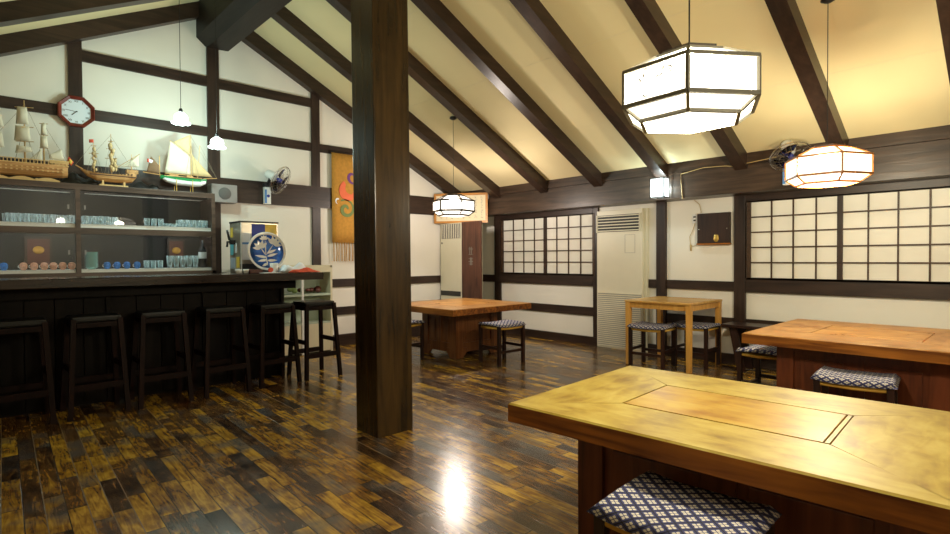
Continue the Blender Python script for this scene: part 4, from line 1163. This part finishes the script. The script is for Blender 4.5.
for y, h in ((-.135, .405), (.0, .50), (.165, .33)): b.tube([(0, y, .10), (0, y, h)], .006, n=8, r2=.002)
b.tube([(-.02, .06, .20), (.01, .235, .34)], .003, n=6)
for y, z, w in ((-.135, .30, .035), (-.135, .37, .02), (0, .27, .045), (0, .36, .035), (0, .43, .02)): b.tube([(-w*.5, y-w, z), (w*.5, y+w, z)], .003, n=6)
b.obj('masts', MT['ship_pale'], t)
rnd = random.Random(8)
for y, z0, z1, w in ((-.13, .15, .34, .016), (.005, .17, .39, .020), (.03, .17, .25, .02)):
    b = MB()
    for i in range(10):
        z = z0 + (z1-z0)*i/9; b.ball((rnd.uniform(-.008,.008), y+rnd.uniform(-.012,.012), z), w*rnd.uniform(.6,1.0), sc=(1,1,1.5), n=5)
    b.obj('furled_sail', MT['sail_tan'], t)
b = MB(); b.sheet([(0, .08, .20), (0, .225, .215), (0, .225, .33), (0, .16, .27)], bulge=.01); b.obj('lateen_sail', MT['sail'], t)
MB().sheet([(0, -.17, .395), (0, -.135, .40), (0, -.135, .43), (0, -.17, .425)], bulge=.003, n=3).obj('flag', MT['red'], t)
b = MB()
for y, h in ((-.135, .36), (0, .46), (.165, .30)):
    for s_ in (-.06, -.03, .03, .06): b.tube([(.04, y+s_, .115), (0, y, h)], .0010, n=4)
b.tube([(0, 0, .49), (0, -.135, .3)], .001, n=4); b.tube([(0, -.135, .40), (0, -.275, .178)], .001, n=4); b.tube([(0, 0, .48), (0, .165, .2)], .001, n=4)
b.obj('rigging', MT['rope'], t)

# ship 3: green and white cutter
t = thing('model_ship', 'green and white hulled model sailing boat with big cream mainsail', 'model ship', (.31, -4.31, ZS), 0, 'model ships on the cabinet')
b = MB(); hull(b, [(-.215, .125, .142, .01), (-.17, .09, .128, .032), (-.08, .066, .118, .042), (.05, .062, .112, .044), (.15, .07, .118, .030), (.205, .105, .132, .008)]); b.obj('hull', MT['white_china'], t)
b = MB(); hull(b, [(-.220, .118, .158, .012), (-.17, .112, .150, .034), (-.08, .104, .143, .0445), (.05, .100, .139, .0465), (.15, .104, .144, .032), (.21, .122, .156, .009)]); b.obj('green_topside', MT['hull_green'], t)
b = MB(); b.box(-.03, .03, -.19, .16, .150, .156); b.box(-.018, .018, -.14, -.06, .156, .170); b.box(-.015, .015, .02, .08, .156, .168); b.tube([(0, .18, .155), (0, .315, .172)], .004, n=6); b.tube([(0, -.2, .155), (0, -.37, .17)], .005, n=6); b.obj('deck', MT['ship_wood'], t)
b = MB()
b.tube([(0, .065, .13), (0, .065, .60)], .0055, n=8, r2=.003); b.tube([(0, -.225, .14), (0, -.225, .345)], .004, n=8); b.tube([(0, -.18, .178), (0, .06, .178)], .0035, n=6)
b.tube([(0, -.13, .51), (0, .06, .37)], .0035, n=6); b.tube([(0, .125, .16), (0, .15, .50)], .003, n=6); b.obj('masts', MT['ship_pale'], t)
b = MB(); b.sheet([(0, -.18, .185), (0, .058, .185), (0, .058, .375), (0, -.125, .505)], bulge=.022, n=8); b.obj('mainsail', MT['sail'], t)
b = MB(); b.sheet([(0, -.10, .50), (0, .056, .385), (0, .058, .49), (0, .058, .595)], bulge=.012, n=6); b.sheet([(0, .075, .18), (0, .27, .18), (0, .10, .36), (0, .075, .40)], bulge=.014, n=6); b.obj('foresails', MT['sail_tan'], t)
b = MB(); b.sheet([(0, -.34, .175), (0, -.23, .17), (0, -.23, .25), (0, -.30, .335)], bulge=.01, n=6); b.obj('mizzen_sail', MT['sail_brown'], t)
b = MB(); b.sheet([(.004, -.335, .27), (.004, -.285, .26), (.004, -.285, .295), (.004, -.335, .305)], bulge=.003, n=3, th=.003); b.obj('flag', MT['white_cloth'], t)
b = MB(); b.sheet([(.008, -.335, .27), (.008, -.318, .267), (.008, -.318, .302), (.008, -.335, .305)], bulge=.001, n=2, th=.002); b.obj('flag_stripe', MT['red'], t)
b = MB()
for y in (.0, .13): b.tube([(.04, y, .145), (0, .065, .5)], .001, n=4); b.tube([(-.04, y, .145), (0, .065, .5)], .001, n=4)
b.tube([(0, .315, .172), (0, .065, .58)], .001, n=4); b.tube([(0, .315, .172), (0, .15, .5)], .001, n=4); b.obj('rigging', MT['rope'], t)
b = MB()
for y in (-.085, .065):
    b.tube([(-.035, y, 0), (-.035, y, .07)], .003, n=6); b.tube([(.045, y, 0), (.045, y, .125)], .003, n=6); b.tube([(-.035, y, .003), (.045, y, .003)], .003, n=6); b.tube([(-.03, y, .06), (.04, y, .06)], .002, n=6)
b.obj('stand', MT['brass'], t)
# dark cloth runner behind the two smaller ships
crumple('dark_cloth', (.17, -5.17, ZS), .05, .16, .13, MT['black'], 'black cloth heaped on the cabinet between the first two ships', 'cloth', 11)
crumple('dark_cloth', (.15, -4.62, ZS), .05, .14, .10, MT['black'], 'black cloth heaped on the cabinet behind the brown sail', 'cloth', 12)

# ------------------------------------------------------------------ camera
f_px, X, Y, yaw, pitch, roll = 538.93, 6.3846, -5.949, .8147, -.0171, -.0056
cy_, sy_ = math.cos(yaw), math.sin(yaw)
fw = Vector((-sy_*math.cos(pitch), cy_*math.cos(pitch), math.sin(pitch)))
r = Vector((cy_, sy_, 0)); u = r.cross(fw)
r2 = math.cos(roll)*r + math.sin(roll)*u; u2 = -math.sin(roll)*r + math.cos(roll)*u
cam = bpy.data.cameras.new('camera'); co = bpy.data.objects.new('camera', cam); C.objects.link(co)
cam.sensor_width = 36; cam.lens = f_px*36/950; cam.clip_start = .05
M_ = Matrix((r2, u2, -fw)).transposed().to_4x4(); M_.translation = Vector((X, Y, 1.15)); co.matrix_world = M_
sc = bpy.context.scene; sc.camera = co

# ------------------------------------------------------------------ light and colour
w = bpy.data.worlds.new('world'); sc.world = w; w.use_nodes = True
w.node_tree.nodes['Background'].inputs[0].default_value = (.5, .6, .8, 1); w.node_tree.nodes['Background'].inputs[1].default_value = .02
# one added lantern out of view on the right, put in to brighten the room
lantern('added hexagonal paper lantern out of view on the right, for fill light', (7.6, -4.6, 1.9), 10, MT['lampframe'], power=35)
sc.view_settings.view_transform = 'Standard'; sc.view_settings.look = 'None'
sc.view_settings.exposure = 1.58; sc.view_settings.gamma = 1; sc.view_settings.use_curve_mapping = False
sc.cycles.use_denoising = True
sc.cycles.max_bounces = 10; sc.cycles.diffuse_bounces = 6; sc.cycles.glossy_bounces = 4; sc.cycles.transparent_max_bounces = 24
sc.cycles.sample_clamp_indirect = 6; sc.cycles.caustics_reflective = False; sc.cycles.caustics_refractive = False
